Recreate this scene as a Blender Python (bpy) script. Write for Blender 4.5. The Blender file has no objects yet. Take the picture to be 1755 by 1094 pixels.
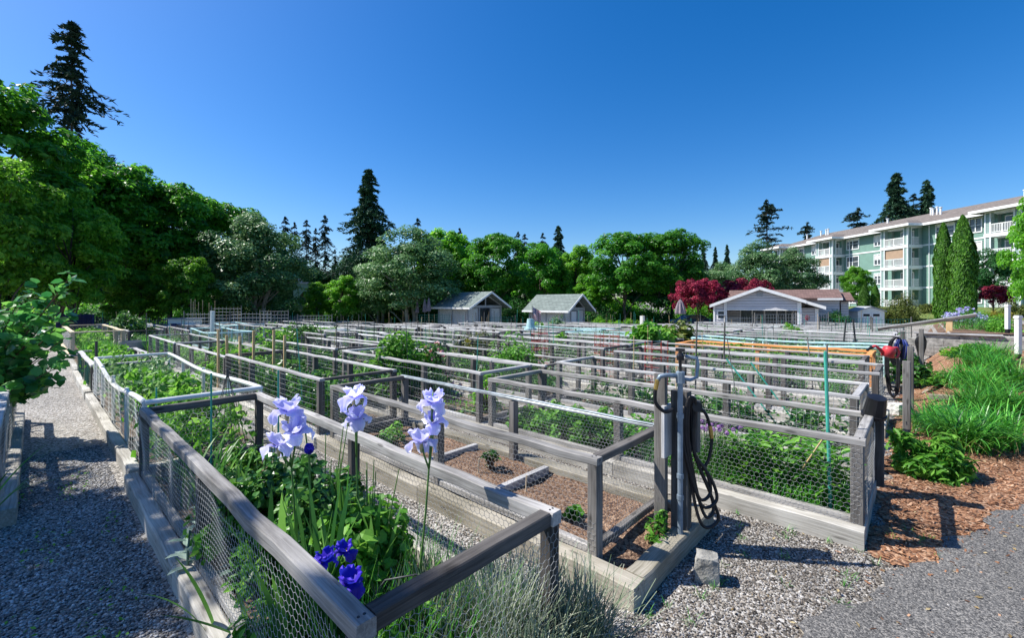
import bpy, math, random
import numpy as np
from mathutils import Vector, Matrix

# ------------------------------------------------------------------ camera, sky, sun, exposure
SC = bpy.context.scene
CT, ST = 0.735, 0.678            # the camera looks 42.7 degrees left of the world Y axis
FPX, VH, UC, HC = 755.0, 520.0, 877.5, 2.0
cam_d = bpy.data.cameras.new('camera'); cam = bpy.data.objects.new('camera', cam_d)
SC.collection.objects.link(cam); SC.camera = cam
cam.location = (0, 0, HC); cam.rotation_euler = (math.radians(90), 0, math.atan2(ST, CT))
cam_d.sensor_width = 36; cam_d.lens = 36*FPX/1755; cam_d.shift_y = -27/1755
cam_d.clip_start = 0.05; cam_d.clip_end = 3000
SUN_EL = math.radians(50)
sx, sy = -0.805, -0.58
n_ = math.hypot(sx, sy); sx /= n_; sy /= n_
SUN = Vector((sx*math.cos(SUN_EL), sy*math.cos(SUN_EL), math.sin(SUN_EL)))
w = bpy.data.worlds.new('World'); SC.world = w; w.use_nodes = True
nt = w.node_tree; nt.nodes.clear()
sky = nt.nodes.new('ShaderNodeTexSky'); sky.sky_type = 'NISHITA'; sky.sun_disc = False
sky.sun_elevation = SUN_EL; sky.sun_rotation = math.atan2(sx, sy)
sky.air_density = 1.0; sky.dust_density = 0.8; sky.ozone_density = 4.5; sky.altitude = 0
hs = nt.nodes.new('ShaderNodeHueSaturation'); hs.inputs['Saturation'].default_value = 1.38; hs.inputs['Hue'].default_value = 0.506
bg = nt.nodes.new('ShaderNodeBackground'); bg.inputs['Strength'].default_value = 0.112
wo = nt.nodes.new('ShaderNodeOutputWorld')
nt.links.new(sky.outputs[0], hs.inputs['Color']); nt.links.new(hs.outputs[0], bg.inputs[0]); nt.links.new(bg.outputs[0], wo.inputs[0])
sl = bpy.data.lights.new('sun', 'SUN'); sl.energy = 5.0; sl.angle = math.radians(0.5); sl.color = (1.0, 0.96, 0.89)
so = bpy.data.objects.new('sun', sl); SC.collection.objects.link(so)
so.rotation_euler = SUN.to_track_quat('Z', 'Y').to_euler()
vs = SC.view_settings
vs.view_transform = 'Standard'; vs.look = 'None'; vs.gamma = 1; vs.use_curve_mapping = False; vs.exposure = 0.6
SC.cycles.max_bounces = 6; SC.cycles.diffuse_bounces = 3; SC.cycles.transparent_max_bounces = 8; SC.cycles.transmission_bounces = 3

# ------------------------------------------------------------------ helpers
COL = SC.collection
def c2w(x, y): return (CT*x - ST*y, ST*x + CT*y)            # camera-aligned ground coordinates to world
def w2c(X, Y): return (CT*X + ST*Y, -ST*X + CT*Y)
def UD(u, d): return c2w((u-UC)/FPX*d, d)                   # column of the view and depth to a world point
def ss(a, b, t):
    t = np.clip((t-a)/(b-a), 0, 1); return t*t*(3-2*t)
def G(X, Y):                                                # height of the terrain
    X = np.asarray(X, float); Y = np.asarray(Y, float)
    xc, yc = CT*X+ST*Y, -ST*X+CT*Y
    z = -0.7*ss(20, 38, yc)*(1-ss(150, 260, yc)) + 2.2*ss(30, 50, xc)*ss(25, 40, Y)
    z = z + 0.6*ss(9, 17, Y)*ss(-0.1, 0.8, X)*(1-ss(30, 40, Y)) + 0.45*ss(19.75, 19.95, Y)*ss(0.25, 0.35, X)*(1-ss(30, 40, Y))
    return z
def g(X, Y): return float(G(X, Y))

def tag(o, label, cat=None, group=None, kind=None):
    o['label'] = label
    if cat: o['category'] = cat
    if group: o['group'] = group
    if kind: o['kind'] = kind
    return o
def empty(name, loc, label=None, cat=None, group=None, rz=0.0, sc=None):
    o = bpy.data.objects.new(name, None); COL.objects.link(o); o.location = loc; o.rotation_euler = (0, 0, rz)
    o.empty_display_size = 0.2
    if sc: o.scale = sc if hasattr(sc, '__len__') else (sc, sc, sc)
    if label: tag(o, label, cat, group)
    return o
KIDS = {}
def adopt(o, p):
    o.parent = p; KIDS.setdefault(p.name, []).append(o)
def copy_tree(o, loc=None, rz=None, sc=None, parent=None, label=None, group=None):
    c = o.copy(); COL.objects.link(c)
    if parent: adopt(c, parent)
    if loc is not None: c.location = loc
    if rz is not None: c.rotation_euler = (0, 0, rz)
    if sc is not None: c.scale = sc if hasattr(sc, '__len__') else (sc, sc, sc)
    if label: c['label'] = label
    if group: c['group'] = group
    for k in KIDS.get(o.name, []): copy_tree(k, parent=c)
    return c

def link(name, me, mat, parent=None, loc=None, rz=0):
    o = bpy.data.objects.new(name, me); COL.objects.link(o)
    if mat is not None:
        for m in (mat if isinstance(mat, (list, tuple)) else [mat]): me.materials.append(m)
    if parent: adopt(o, parent)
    if loc is not None: o.location = loc
    o.rotation_euler = (0, 0, rz)
    return o

def npmesh(name, V, Fs, attrs=None, smooth=False):
    """V (n,3); Fs list of index arrays (m,k); attrs name -> (n,) float or (n,3)"""
    V = np.asarray(V, np.float32)
    me = bpy.data.meshes.new(name)
    Fs = [np.asarray(f, np.int32) for f in Fs if len(f)]
    loops = np.concatenate([f.ravel() for f in Fs]); tot = np.concatenate([np.full(len(f), f.shape[1], np.int32) for f in Fs])
    me.vertices.add(len(V)); me.vertices.foreach_set('co', V.ravel())
    me.loops.add(len(loops)); me.loops.foreach_set('vertex_index', loops)
    st = np.zeros(len(tot), np.int32); st[1:] = np.cumsum(tot)[:-1]
    me.polygons.add(len(tot)); me.polygons.foreach_set('loop_start', st); me.polygons.foreach_set('loop_total', tot)
    me.polygons.foreach_set('use_smooth', np.full(len(tot), smooth, bool))
    for k, a in (attrs or {}).items():
        a = np.asarray(a, np.float32)
        at = me.attributes.new(k, 'FLOAT' if a.ndim == 1 else 'FLOAT_VECTOR', 'POINT')
        at.data.foreach_set('value' if a.ndim == 1 else 'vector', a.ravel())
    me.update(calc_edges=True); me.validate()
    return me

class MB:
    """collects solids into one mesh"""
    def __init__(s): s.v = []; s.f = []; s.g = []; s.mi = []; s.rnd = random.Random(5)
    def add(s, vs, fs, gs=None, m=0):
        b = len(s.v); s.v += [tuple(v) for v in vs]; s.f += [tuple(i+b for i in f) for f in fs]
        s.g += list(gs) if gs is not None else [tuple(v) for v in vs]; s.mi += [m]*len(fs)
    def box(s, x0, x1, y0, y1, z0, z1, m=0, tx=0):
        vs = [(x, y, z) for z in (z0, z1) for y in (y0, y1) for x in (x0, x1)]
        o = s.rnd.random()*40
        L = (x1-x0, y1-y0, z1-z0); ax = L.index(max(L)); per = [(ax), (ax+1) % 3, (ax+2) % 3]
        gs = [(v[per[0]]+o, v[per[1]]+o, v[per[2]]) for v in vs]
        s.add(vs, [(0, 2, 3, 1), (4, 5, 7, 6), (0, 1, 5, 4), (2, 6, 7, 3), (0, 4, 6, 2), (1, 3, 7, 5)], gs, m)
    def beam(s, p, q, w, h, up=(0, 0, 1), cham=0.006, seg=1, jit=0.0, m=0):
        p, q = Vector(p), Vector(q); d = (q-p); L = d.length; d.normalize(); up = Vector(up)
        if abs(d.dot(up)) > 0.95: up = Vector((1, 0, 0)) if abs(d.x) < 0.9 else Vector((0, 1, 0))
        sd = d.cross(up).normalized(); up = sd.cross(d).normalized(); a, b, c = w/2, h/2, cham
        sec = [(-a+c, -b), (a-c, -b), (a, -b+c), (a, b-c), (a-c, b), (-a+c, b), (-a, b-c), (-a, -b+c)]
        vs, gs, fs = [], [], []; o = s.rnd.random()*40
        for i in range(seg+1):
            t = i/seg; j = Vector((s.rnd.uniform(-jit, jit), s.rnd.uniform(-jit, jit), s.rnd.uniform(-jit, jit))) if 0 < i < seg else Vector((0, 0, 0))
            for (x, z) in sec:
                vs.append(p+d*L*t+sd*x+up*z+j); gs.append((t*L+o, x+o, z))
        for i in range(seg):
            for k in range(8): fs.append((i*8+k, i*8+(k+1) % 8, i*8+8+(k+1) % 8, i*8+8+k))
        fs.append(tuple(range(7, -1, -1))); fs.append(tuple(range(seg*8, seg*8+8)))
        s.add(vs, fs, gs, m)
    def tube(s, pts, r, n=7, m=0, cap=True):
        pts = [Vector(p) for p in pts]; rs = r if hasattr(r, '__len__') else [r]*len(pts)
        vs, fs, gs = [], [], []; prev = None; L = 0
        for i, p in enumerate(pts):
            d = (pts[min(i+1, len(pts)-1)]-pts[max(i-1, 0)]).normalized()
            if prev is None:
                a = Vector((0, 0, 1)) if abs(d.z) < 0.9 else Vector((1, 0, 0)); u = d.cross(a).normalized()
            else: u = (prev-d*prev.dot(d)).normalized()
            prev = u; v = d.cross(u)
            if i: L += (p-pts[i-1]).length
            for k in range(n):
                an = 2*math.pi*k/n; vs.append(p+(u*math.cos(an)+v*math.sin(an))*rs[i]); gs.append((L, rs[i]*math.cos(an), rs[i]*math.sin(an)))
        for i in range(len(pts)-1):
            for k in range(n): fs.append((i*n+k, i*n+(k+1) % n, (i+1)*n+(k+1) % n, (i+1)*n+k))
        if cap: fs.append(tuple(range(n-1, -1, -1))); fs.append(tuple(range((len(pts)-1)*n, len(pts)*n)))
        s.add(vs, fs, gs, m)
    def lathe(s, prof, n=16, c=(0, 0, 0), m=0):
        vs = [(c[0]+r*math.cos(2*math.pi*k/n), c[1]+r*math.sin(2*math.pi*k/n), c[2]+z) for r, z in prof for k in range(n)]
        fs = [(i*n+k, i*n+(k+1) % n, (i+1)*n+(k+1) % n, (i+1)*n+k) for i in range(len(prof)-1) for k in range(n)]
        s.add(vs, fs, None, m)
    def prism(s, poly, d, m=0):
        """poly: 3-D points of one face, extruded by d"""
        n = len(poly); d = Vector(d); a = [Vector(p) for p in poly]
        s.add(a+[p+d for p in a], [tuple(range(n-1, -1, -1)), tuple(range(n, 2*n))]+[(i, (i+1) % n, n+(i+1) % n, n+i) for i in range(n)], None, m)
    def quad(s, a, b, c, d, m=0): s.add([a, b, c, d], [(0, 1, 2, 3)], None, m)
    def build(s, name, mat, parent=None, loc=None, rz=0, smooth=False):
        me = bpy.data.meshes.new(name); me.from_pydata(s.v, [], s.f)
        at = me.attributes.new('grain', 'FLOAT_VECTOR', 'POINT'); at.data.foreach_set('vector', np.array(s.g, np.float32).ravel())
        o = link(name, me, mat, parent, loc, rz)
        me.polygons.foreach_set('material_index', np.array(s.mi, np.int32))
        if smooth: me.polygons.foreach_set('use_smooth', np.ones(len(s.f), bool))
        me.update(); return o

# ------------------------------------------------------------------ materials
def nodes(name):
    m = bpy.data.materials.new(name); m.use_nodes = True; t = m.node_tree; t.nodes.clear()
    out = t.nodes.new('ShaderNodeOutputMaterial'); p = t.nodes.new('ShaderNodeBsdfPrincipled')
    t.links.new(p.outputs[0], out.inputs[0])
    def N(ty, **kw):
        n = t.nodes.new(ty)
        for k, v in kw.items():
            if k.startswith('i_'):
                key = k[2:]; n.inputs[int(key) if key.isdigit() else key.replace('_', ' ')].default_value = v
            else: setattr(n, k, v)
        return n
    return m, t, p, out, N, t.links.new
def ramp(N, stops):
    r = N('ShaderNodeValToRGB'); e = r.color_ramp.elements
    while len(e) < len(stops): e.new(0.5)
    for i, (p, c) in enumerate(stops): e[i].position = p; e[i].color = (*c, 1)
    return r
def plain(name, col, rough=0.6, var=0.15, scale=6.0, metal=0.0, bump=0.0, spec=0.3, dirt=None):
    m, t, p, out, N, L = nodes(name)
    co = N('ShaderNodeTexCoord'); nz = N('ShaderNodeTexNoise', i_Scale=scale, i_Detail=5.0); L(co.outputs['Object'], nz.inputs['Vector'])
    lo = [max(0, c*(1-var)) for c in col]; hi = [c*(1+var) for c in col]
    r = ramp(N, [(0.3, dirt or lo), (0.5, col), (0.7, hi)]); L(nz.outputs['Fac'], r.inputs[0]); L(r.outputs[0], p.inputs['Base Color'])
    p.inputs['Roughness'].default_value = rough; p.inputs['Metallic'].default_value = metal; p.inputs['Specular IOR Level'].default_value = spec
    if bump:
        n2 = N('ShaderNodeTexNoise', i_Scale=scale*6, i_Detail=4.0); L(co.outputs['Object'], n2.inputs['Vector'])
        b = N('ShaderNodeBump', i_Strength=bump, i_Distance=0.02); L(n2.outputs['Fac'], b.inputs['Height']); L(b.outputs[0], p.inputs['Normal'])
    return m
def wood(name, dark, mid, light, green=0.0, rough=0.85):
    m, t, p, out, N, L = nodes(name)
    a = N('ShaderNodeAttribute', attribute_name='grain'); oi = N('ShaderNodeObjectInfo')
    off = N('ShaderNodeVectorMath', operation='ADD'); rv = N('ShaderNodeVectorMath', operation='SCALE'); rv.inputs['Scale'].default_value = 37.0
    L(oi.outputs['Random'], rv.inputs[0]); L(a.outputs['Vector'], off.inputs[0]); L(rv.outputs[0], off.inputs[1])
    mp = N('ShaderNodeMapping'); mp.inputs['Scale'].default_value = (2.2, 55, 55); L(off.outputs[0], mp.inputs[0])
    n1 = N('ShaderNodeTexNoise', i_Scale=1.0, i_Detail=6.0, i_Roughness=0.65, i_Distortion=0.6); L(mp.outputs[0], n1.inputs['Vector'])
    n2 = N('ShaderNodeTexNoise', i_Scale=1.7, i_Detail=4.0); L(off.outputs[0], n2.inputs['Vector'])
    r = ramp(N, [(0.26, dark), (0.46, mid), (0.68, light)])
    ad = N('ShaderNodeMath', operation='MULTIPLY_ADD', i_1=0.55); ad.inputs[2].default_value = 0.0
    ml = N('ShaderNodeMath', operation='MULTIPLY', i_1=0.5); L(n2.outputs['Fac'], ml.inputs[0])
    L(n1.outputs['Fac'], ad.inputs[0]); L(ml.outputs[0], ad.inputs[2]); L(ad.outputs[0], r.inputs[0])
    vk = N('ShaderNodeTexVoronoi', feature='F1', i_Scale=1.0)
    mk = N('ShaderNodeMapping'); mk.inputs['Scale'].default_value = (3.2, 11, 11); L(off.outputs[0], mk.inputs[0]); L(mk.outputs[0], vk.inputs['Vector'])
    kr = N('ShaderNodeMapRange'); kr.inputs['From Min'].default_value = 0.1; kr.inputs['From Max'].default_value = 0.2; kr.inputs['To Min'].default_value = 0.45; kr.inputs['To Max'].default_value = 1.0
    L(vk.outputs['Distance'], kr.inputs[0])
    mx = N('ShaderNodeMix', data_type='RGBA', blend_type='MULTIPLY'); mx.inputs[0].default_value = 1.0
    L(r.outputs[0], mx.inputs[6]); L(kr.outputs[0], mx.inputs[7])
    hv = N('ShaderNodeHueSaturation'); mr = N('ShaderNodeMapRange'); mr.inputs['To Min'].default_value = 0.8; mr.inputs['To Max'].default_value = 1.18
    L(oi.outputs['Random'], mr.inputs[0]); L(mr.outputs[0], hv.inputs['Value']); L(mx.outputs[2], hv.inputs['Color'])
    L(hv.outputs[0], p.inputs['Base Color']); p.inputs['Roughness'].default_value = rough; p.inputs['Specular IOR Level'].default_value = 0.2
    b = N('ShaderNodeBump', i_Strength=0.45, i_Distance=0.006); L(n1.outputs['Fac'], b.inputs['Height']); L(b.outputs[0], p.inputs['Normal'])
    return m
def leaf(name, lo, mid, hi, trans=0.3, rough=0.5, spec=0.25):
    m, t, p, out, N, L = nodes(name)
    a = N('ShaderNodeAttribute', attribute_name='tint'); oi = N('ShaderNodeObjectInfo')
    r = ramp(N, [(0.05, lo), (0.5, mid), (0.97, hi)]); L(a.outputs['Fac'], r.inputs[0])
    hv = N('ShaderNodeHueSaturation'); mr = N('ShaderNodeMapRange'); mr.inputs['To Min'].default_value = 0.82; mr.inputs['To Max'].default_value = 1.18
    L(oi.outputs['Random'], mr.inputs[0]); L(mr.outputs[0], hv.inputs['Value']); L(r.outputs[0], hv.inputs['Color'])
    L(hv.outputs[0], p.inputs['Base Color']); p.inputs['Roughness'].default_value = rough; p.inputs['Specular IOR Level'].default_value = spec
    tr = N('ShaderNodeBsdfTranslucent'); mx = N('ShaderNodeMixShader'); mx.inputs[0].default_value = trans
    h2 = N('ShaderNodeHueSaturation'); h2.inputs['Hue'].default_value = 0.485; h2.inputs['Value'].default_value = 1.5; L(hv.outputs[0], h2.inputs['Color']); L(h2.outputs[0], tr.inputs[0])
    L(p.outputs[0], mx.inputs[1]); L(tr.outputs[0], mx.inputs[2]); L(mx.outputs[0], out.inputs[0])
    return m
def stones(name, cols, scale, bump=0.6, big=None, tint=False):
    """pebbles, chips or soil: one colour per cell of a Voronoi, with relief"""
    m, t, p, out, N, L = nodes(name)
    co = N('ShaderNodeTexCoord'); src = co.outputs['Object']
    nw = N('ShaderNodeTexNoise', i_Scale=scale*0.7, i_Detail=2.0); L(src, nw.inputs['Vector'])
    wv = N('ShaderNodeMixRGB', blend_type='LINEAR_LIGHT'); wv.inputs[0].default_value = 0.25/scale; L(src, wv.inputs[1]); L(nw.outputs['Color'], wv.inputs[2])
    v = N('ShaderNodeTexVoronoi', feature='F1', i_Scale=scale); L(wv.outputs[0], v.inputs['Vector'])
    sp = N('ShaderNodeSeparateColor'); L(v.outputs['Color'], sp.inputs[0])
    k = len(cols); r = ramp(N, [(i/(k-1), c) for i, c in enumerate(cols)])
    if tint:
        a = N('ShaderNodeAttribute', attribute_name='tint'); L(a.outputs['Fac'], r.inputs[0])
    else: L(sp.outputs[0], r.inputs[0])
    bn = N('ShaderNodeTexNoise', i_Scale=0.8, i_Detail=6.0); L(src, bn.inputs['Vector'])
    mr = N('ShaderNodeMapRange'); mr.inputs['From Min'].default_value = 0.3; mr.inputs['From Max'].default_value = 0.7; mr.inputs['To Min'].default_value = 0.72; mr.inputs['To Max'].default_value = 1.2; L(bn.outputs['Fac'], mr.inputs[0])
    mx = N('ShaderNodeMix', data_type='RGBA', blend_type='MULTIPLY'); mx.inputs[0].default_value = 1.0; L(r.outputs[0], mx.inputs[6]); L(mr.outputs[0], mx.inputs[7])
    L(mx.outputs[2], p.inputs['Base Color']); p.inputs['Roughness'].default_value = 0.85; p.inputs['Specular IOR Level'].default_value = 0.25
    if bump:
        b = N('ShaderNodeBump', i_Strength=bump, i_Distance=0.5/scale); b.invert = True; L(v.outputs['Distance'], b.inputs['Height']); L(b.outputs[0], p.inputs['Normal'])
    return m
def siding(name, col, pitch, dark=0.55, rough=0.6, vert=False):
    m, t, p, out, N, L = nodes(name)
    co = N('ShaderNodeTexCoord'); sp = N('ShaderNodeSeparateXYZ'); L(co.outputs['Object'], sp.inputs[0])
    dv = N('ShaderNodeMath', operation='DIVIDE', i_1=pitch); L(sp.outputs[0 if vert else 2], dv.inputs[0])
    fr = N('ShaderNodeMath', operation='FRACT'); L(dv.outputs[0], fr.inputs[0])
    r = ramp(N, [(0.0, [c*dark for c in col]), (0.14, [c*dark for c in col]), (0.2, col), (1.0, col)]); L(fr.outputs[0], r.inputs[0])
    nz = N('ShaderNodeTexNoise', i_Scale=1.2, i_Detail=6.0); L(co.outputs['Object'], nz.inputs['Vector'])
    mr = N('ShaderNodeMapRange'); mr.inputs['To Min'].default_value = 0.8; mr.inputs['To Max'].default_value = 1.15; L(nz.outputs['Fac'], mr.inputs[0])
    mx = N('ShaderNodeMix', data_type='RGBA', blend_type='MULTIPLY'); mx.inputs[0].default_value = 1.0; L(r.outputs[0], mx.inputs[6]); L(mr.outputs[0], mx.inputs[7])
    L(mx.outputs[2], p.inputs['Base Color']); p.inputs['Roughness'].default_value = rough
    b = N('ShaderNodeBump', i_Strength=0.5, i_Distance=0.02); L(fr.outputs[0], b.inputs['Height']); b.invert = True; L(b.outputs[0], p.inputs['Normal'])
    return m
def shingle(name, a, b_, sc=1.0):
    m, t, p, out, N, L = nodes(name)
    co = N('ShaderNodeTexCoord'); mp = N('ShaderNodeMapping'); L(co.outputs['Object'], mp.inputs[0])
    br = N('ShaderNodeTexBrick', i_Scale=1.0); br.inputs['Color1'].default_value = (*a, 1); br.inputs['Color2'].default_value = (*b_, 1); br.inputs['Mortar'].default_value = (*[c*0.55 for c in a], 1)
    br.inputs['Mortar Size'].default_value = 0.018; br.inputs['Brick Width'].default_value = 0.45*sc; br.inputs['Row Height'].default_value = 0.2*sc
    L(mp.outputs[0], br.inputs['Vector'])
    nz = N('ShaderNodeTexNoise', i_Scale=2.5, i_Detail=8.0); L(co.outputs['Object'], nz.inputs['Vector'])
    mr = N('ShaderNodeMapRange'); mr.inputs['To Min'].default_value = 0.6; mr.inputs['To Max'].default_value = 1.35; L(nz.outputs['Fac'], mr.inputs[0])
    mx = N('ShaderNodeMix', data_type='RGBA', blend_type='MULTIPLY'); mx.inputs[0].default_value = 1.0; L(br.outputs[0], mx.inputs[6]); L(mr.outputs[0], mx.inputs[7])
    L(mx.outputs[2], p.inputs['Base Color']); p.inputs['Roughness'].default_value = 0.9
    return m
def glass(name, col=(0.03, 0.045, 0.06)):
    m = plain(name, col, 0.08, 0.3, 1.0, 0.0, 0.0, 0.6); return m

M = {}
M['wood'] = wood('weathered_wood', (0.13, 0.125, 0.12), (0.36, 0.352, 0.345), (0.6, 0.59, 0.58))
M['wood_mid'] = wood('grey_brown_shaded_wood', (0.06, 0.055, 0.05), (0.21, 0.2, 0.187), (0.46, 0.44, 0.415))  # near rails: dark weathered wood, with their shade also put into the colour
M['wood_dark'] = wood('dark_and_shaded_wood', (0.028, 0.025, 0.023), (0.08, 0.073, 0.068), (0.19, 0.175, 0.16))  # dark old wood; end rails and posts also get their shaded sides painted in
M['wood_post'] = wood('post_wood', (0.035, 0.032, 0.029), (0.11, 0.102, 0.093), (0.26, 0.243, 0.226))  # post tone, deepened so the shadow side is part of the colour
M['wood_pale'] = wood('pale_new_wood', (0.36, 0.27, 0.17), (0.56, 0.45, 0.3), (0.7, 0.6, 0.44))
M['wood_stake'] = wood('stake_wood', (0.4, 0.26, 0.12), (0.55, 0.38, 0.19), (0.66, 0.49, 0.28))
M['timber'] = wood('landscape_timber', (0.09, 0.082, 0.068), (0.32, 0.3, 0.26), (0.6, 0.575, 0.52))
M['timber_moss'] = wood('mossy_timber', (0.08, 0.07, 0.045), (0.21, 0.19, 0.145), (0.42, 0.385, 0.32))
M['orange'] = wood('orange_stained_wood', (0.42, 0.15, 0.04), (0.62, 0.25, 0.075), (0.72, 0.34, 0.13))
M['teal'] = plain('pale_teal_paint', (0.42, 0.62, 0.62), 0.5, 0.2, 9)
M['pvc'] = plain('white_plastic_pipe', (0.72, 0.73, 0.72), 0.35, 0.08, 6)
M['white'] = plain('white_paint', (0.78, 0.78, 0.76), 0.5, 0.07, 3)
M['trim'] = plain('house_trim', (0.72, 0.74, 0.74), 0.5, 0.06, 3)
M['wire'] = plain('galvanised_wire', (0.42, 0.43, 0.44), 0.45, 0.15, 9, 0.4)
M['wire_dark'] = plain('dark_wire', (0.06, 0.065, 0.065), 0.5, 0.3, 9, 0.3)
M['wire_green'] = plain('green_mesh', (0.02, 0.14, 0.11), 0.5, 0.3, 9)
M['wire_red'] = plain('red_cage_wire', (0.42, 0.035, 0.02), 0.45, 0.2, 9)
M['tin'] = plain('folded_sheet_metal', (0.36, 0.4, 0.42), 0.5, 0.35, 7, 0.3)
M['pipe'] = plain('blue_grey_pipe', (0.22, 0.28, 0.34), 0.4, 0.25, 14, 0.3)
M['brass'] = plain('brass', (0.45, 0.3, 0.09), 0.4, 0.3, 20, 0.8)
M['rubber'] = plain('black_rubber', (0.018, 0.018, 0.02), 0.4, 0.4, 15)
M['black'] = plain('black_plastic', (0.015, 0.015, 0.018), 0.35, 0.3, 12)
M['red'] = plain('red_plastic', (0.55, 0.05, 0.06), 0.4, 0.2, 9)
M['stakegreen'] = plain('green_coated_stake', (0.06, 0.36, 0.27), 0.45, 0.2, 12)
M['concrete'] = plain('concrete', (0.3, 0.29, 0.26), 0.9, 0.5, 9, 0, 0.5)
M['rock'] = plain('pale_rock', (0.55, 0.53, 0.5), 0.9, 0.25, 14, 0, 0.6)
M['gravel'] = stones('gravel', [(0.05, 0.046, 0.04), (0.18, 0.17, 0.155), (0.29, 0.255, 0.21), (0.37, 0.355, 0.33), (0.54, 0.515, 0.48)], 55, 1.0)
M['pebble'] = stones('pebbles', [(0.03, 0.03, 0.03), (0.13, 0.128, 0.127), (0.23, 0.222, 0.215), (0.29, 0.26, 0.225), (0.38, 0.375, 0.37), (0.58, 0.565, 0.545)], 30, 0, tint=True)
M['pebble_brown'] = stones('brown_pebbles', [(0.02, 0.018, 0.016), (0.075, 0.066, 0.057), (0.135, 0.117, 0.1), (0.2, 0.165, 0.13), (0.26, 0.24, 0.22), (0.5, 0.48, 0.45)], 30, 0, tint=True)
M['mulch'] = stones('bark_mulch', [(0.07, 0.035, 0.022), (0.22, 0.105, 0.055), (0.32, 0.17, 0.095), (0.44, 0.29, 0.19)], 42, 0.9)
M['chip'] = stones('bark_chips', [(0.08, 0.04, 0.024), (0.25, 0.115, 0.058), (0.36, 0.18, 0.095), (0.5, 0.34, 0.23)], 30, 0, tint=True)
M['soil'] = stones('garden_soil', [(0.035, 0.025, 0.018), (0.1, 0.07, 0.05), (0.17, 0.125, 0.09), (0.24, 0.17, 0.11)], 45, 0.9)
M['soil_bark'] = stones('bark_soil', [(0.045, 0.025, 0.016), (0.13, 0.075, 0.048), (0.21, 0.13, 0.082), (0.31, 0.21, 0.14)], 60, 0.9)
M['asphalt'] = stones('asphalt', [(0.04, 0.039, 0.038), (0.1, 0.097, 0.094), (0.155, 0.15, 0.142), (0.32, 0.3, 0.27)], 120, 0.6)
M['lawn'] = stones('lawn', [(0.06, 0.1, 0.02), (0.13, 0.18, 0.04), (0.2, 0.24, 0.07)], 14, 0.6)
M['bark'] = plain('tree_bark', (0.1, 0.085, 0.07), 0.95, 0.4, 7, 0, 0.7)
M['bark_pale'] = plain('pale_tree_bark', (0.33, 0.3, 0.26), 0.9, 0.35, 7, 0, 0.6)
M['straw'] = leaf('dead_blades', (0.2, 0.14, 0.06), (0.38, 0.28, 0.13), (0.55, 0.45, 0.25), 0.2)
M['stem'] = plain('green_stem', (0.1, 0.2, 0.045), 0.6, 0.25, 12)
M['twig'] = plain('brown_twig', (0.1, 0.06, 0.035), 0.8, 0.3, 12)
M['maple'] = leaf('maple_leaves', (0.014, 0.095, 0.008), (0.06, 0.26, 0.018), (0.17, 0.47, 0.045), 0.55, 0.4, 0.4)
M['bright'] = leaf('bright_leaves', (0.03, 0.14, 0.008), (0.11, 0.34, 0.02), (0.26, 0.54, 0.06), 0.58, 0.4, 0.4)
M['silver'] = leaf('silvery_leaves', (0.02, 0.085, 0.025), (0.085, 0.21, 0.06), (0.28, 0.44, 0.2), 0.33, 0.4, 0.4)
M['deep'] = leaf('deep_green_leaves', (0.01, 0.06, 0.014), (0.026, 0.13, 0.028), (0.06, 0.22, 0.05), 0.35)
M['needle'] = leaf('conifer_needles', (0.006, 0.022, 0.016), (0.013, 0.042, 0.028), (0.03, 0.075, 0.045), 0.05, 0.7)
M['needle2'] = leaf('blue_green_needles', (0.012, 0.045, 0.025), (0.024, 0.08, 0.04), (0.06, 0.13, 0.065), 0.08, 0.7)
M['redleaf'] = leaf('red_maple_leaves', (0.05, 0.004, 0.012), (0.22, 0.014, 0.038), (0.52, 0.06, 0.12), 0.4)
M['cypress'] = leaf('cypress_sprays', (0.02, 0.075, 0.006), (0.045, 0.15, 0.01), (0.1, 0.24, 0.02), 0.15)
M['olive'] = leaf('olive_leaves', (0.03, 0.06, 0.01), (0.09, 0.13, 0.02), (0.22, 0.24, 0.06), 0.2)
M['gold'] = leaf('golden_leaves', (0.14, 0.15, 0.01), (0.32, 0.3, 0.03), (0.5, 0.42, 0.08), 0.3)
M['herb'] = leaf('fresh_leaves', (0.03, 0.14, 0.012), (0.095, 0.3, 0.026), (0.22, 0.48, 0.07), 0.38)
M['herb_dark'] = leaf('dark_leaves', (0.012, 0.065, 0.012), (0.042, 0.16, 0.026), (0.13, 0.31, 0.055), 0.32, 0.35, 0.4)
M['blade'] = leaf('grass_blades', (0.015, 0.12, 0.012), (0.055, 0.28, 0.022), (0.17, 0.48, 0.07), 0.3, 0.35, 0.4)
M['sword'] = leaf('iris_blades', (0.03, 0.12, 0.025), (0.07, 0.23, 0.035), (0.15, 0.36, 0.07), 0.35, 0.35)
M['grey_leaf'] = leaf('felted_grey_leaves', (0.17, 0.26, 0.2), (0.27, 0.38, 0.31), (0.4, 0.5, 0.42), 0.15, 0.9, 0.1)
M['lavleaf'] = leaf('lavender_foliage', (0.09, 0.14, 0.08), (0.22, 0.27, 0.18), (0.42, 0.44, 0.34), 0.2, 0.8, 0.1)
M['magnolia'] = leaf('glossy_round_leaves', (0.02, 0.11, 0.035), (0.055, 0.22, 0.055), (0.13, 0.36, 0.06), 0.45, 0.3, 0.5)
M['petal'] = leaf('lavender_blue_petals', (0.36, 0.32, 0.7), (0.6, 0.57, 0.87), (0.9, 0.89, 0.96), 0.45, 0.6, 0.1)  # pale end of the tint also paints in the white highlights
M['petal_dark'] = leaf('violet_petals', (0.03, 0.012, 0.33), (0.055, 0.025, 0.5), (0.12, 0.07, 0.66), 0.25, 0.5)
M['chive'] = leaf('mauve_flowers', (0.2, 0.07, 0.26), (0.36, 0.16, 0.44), (0.52, 0.3, 0.6), 0.2)
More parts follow.
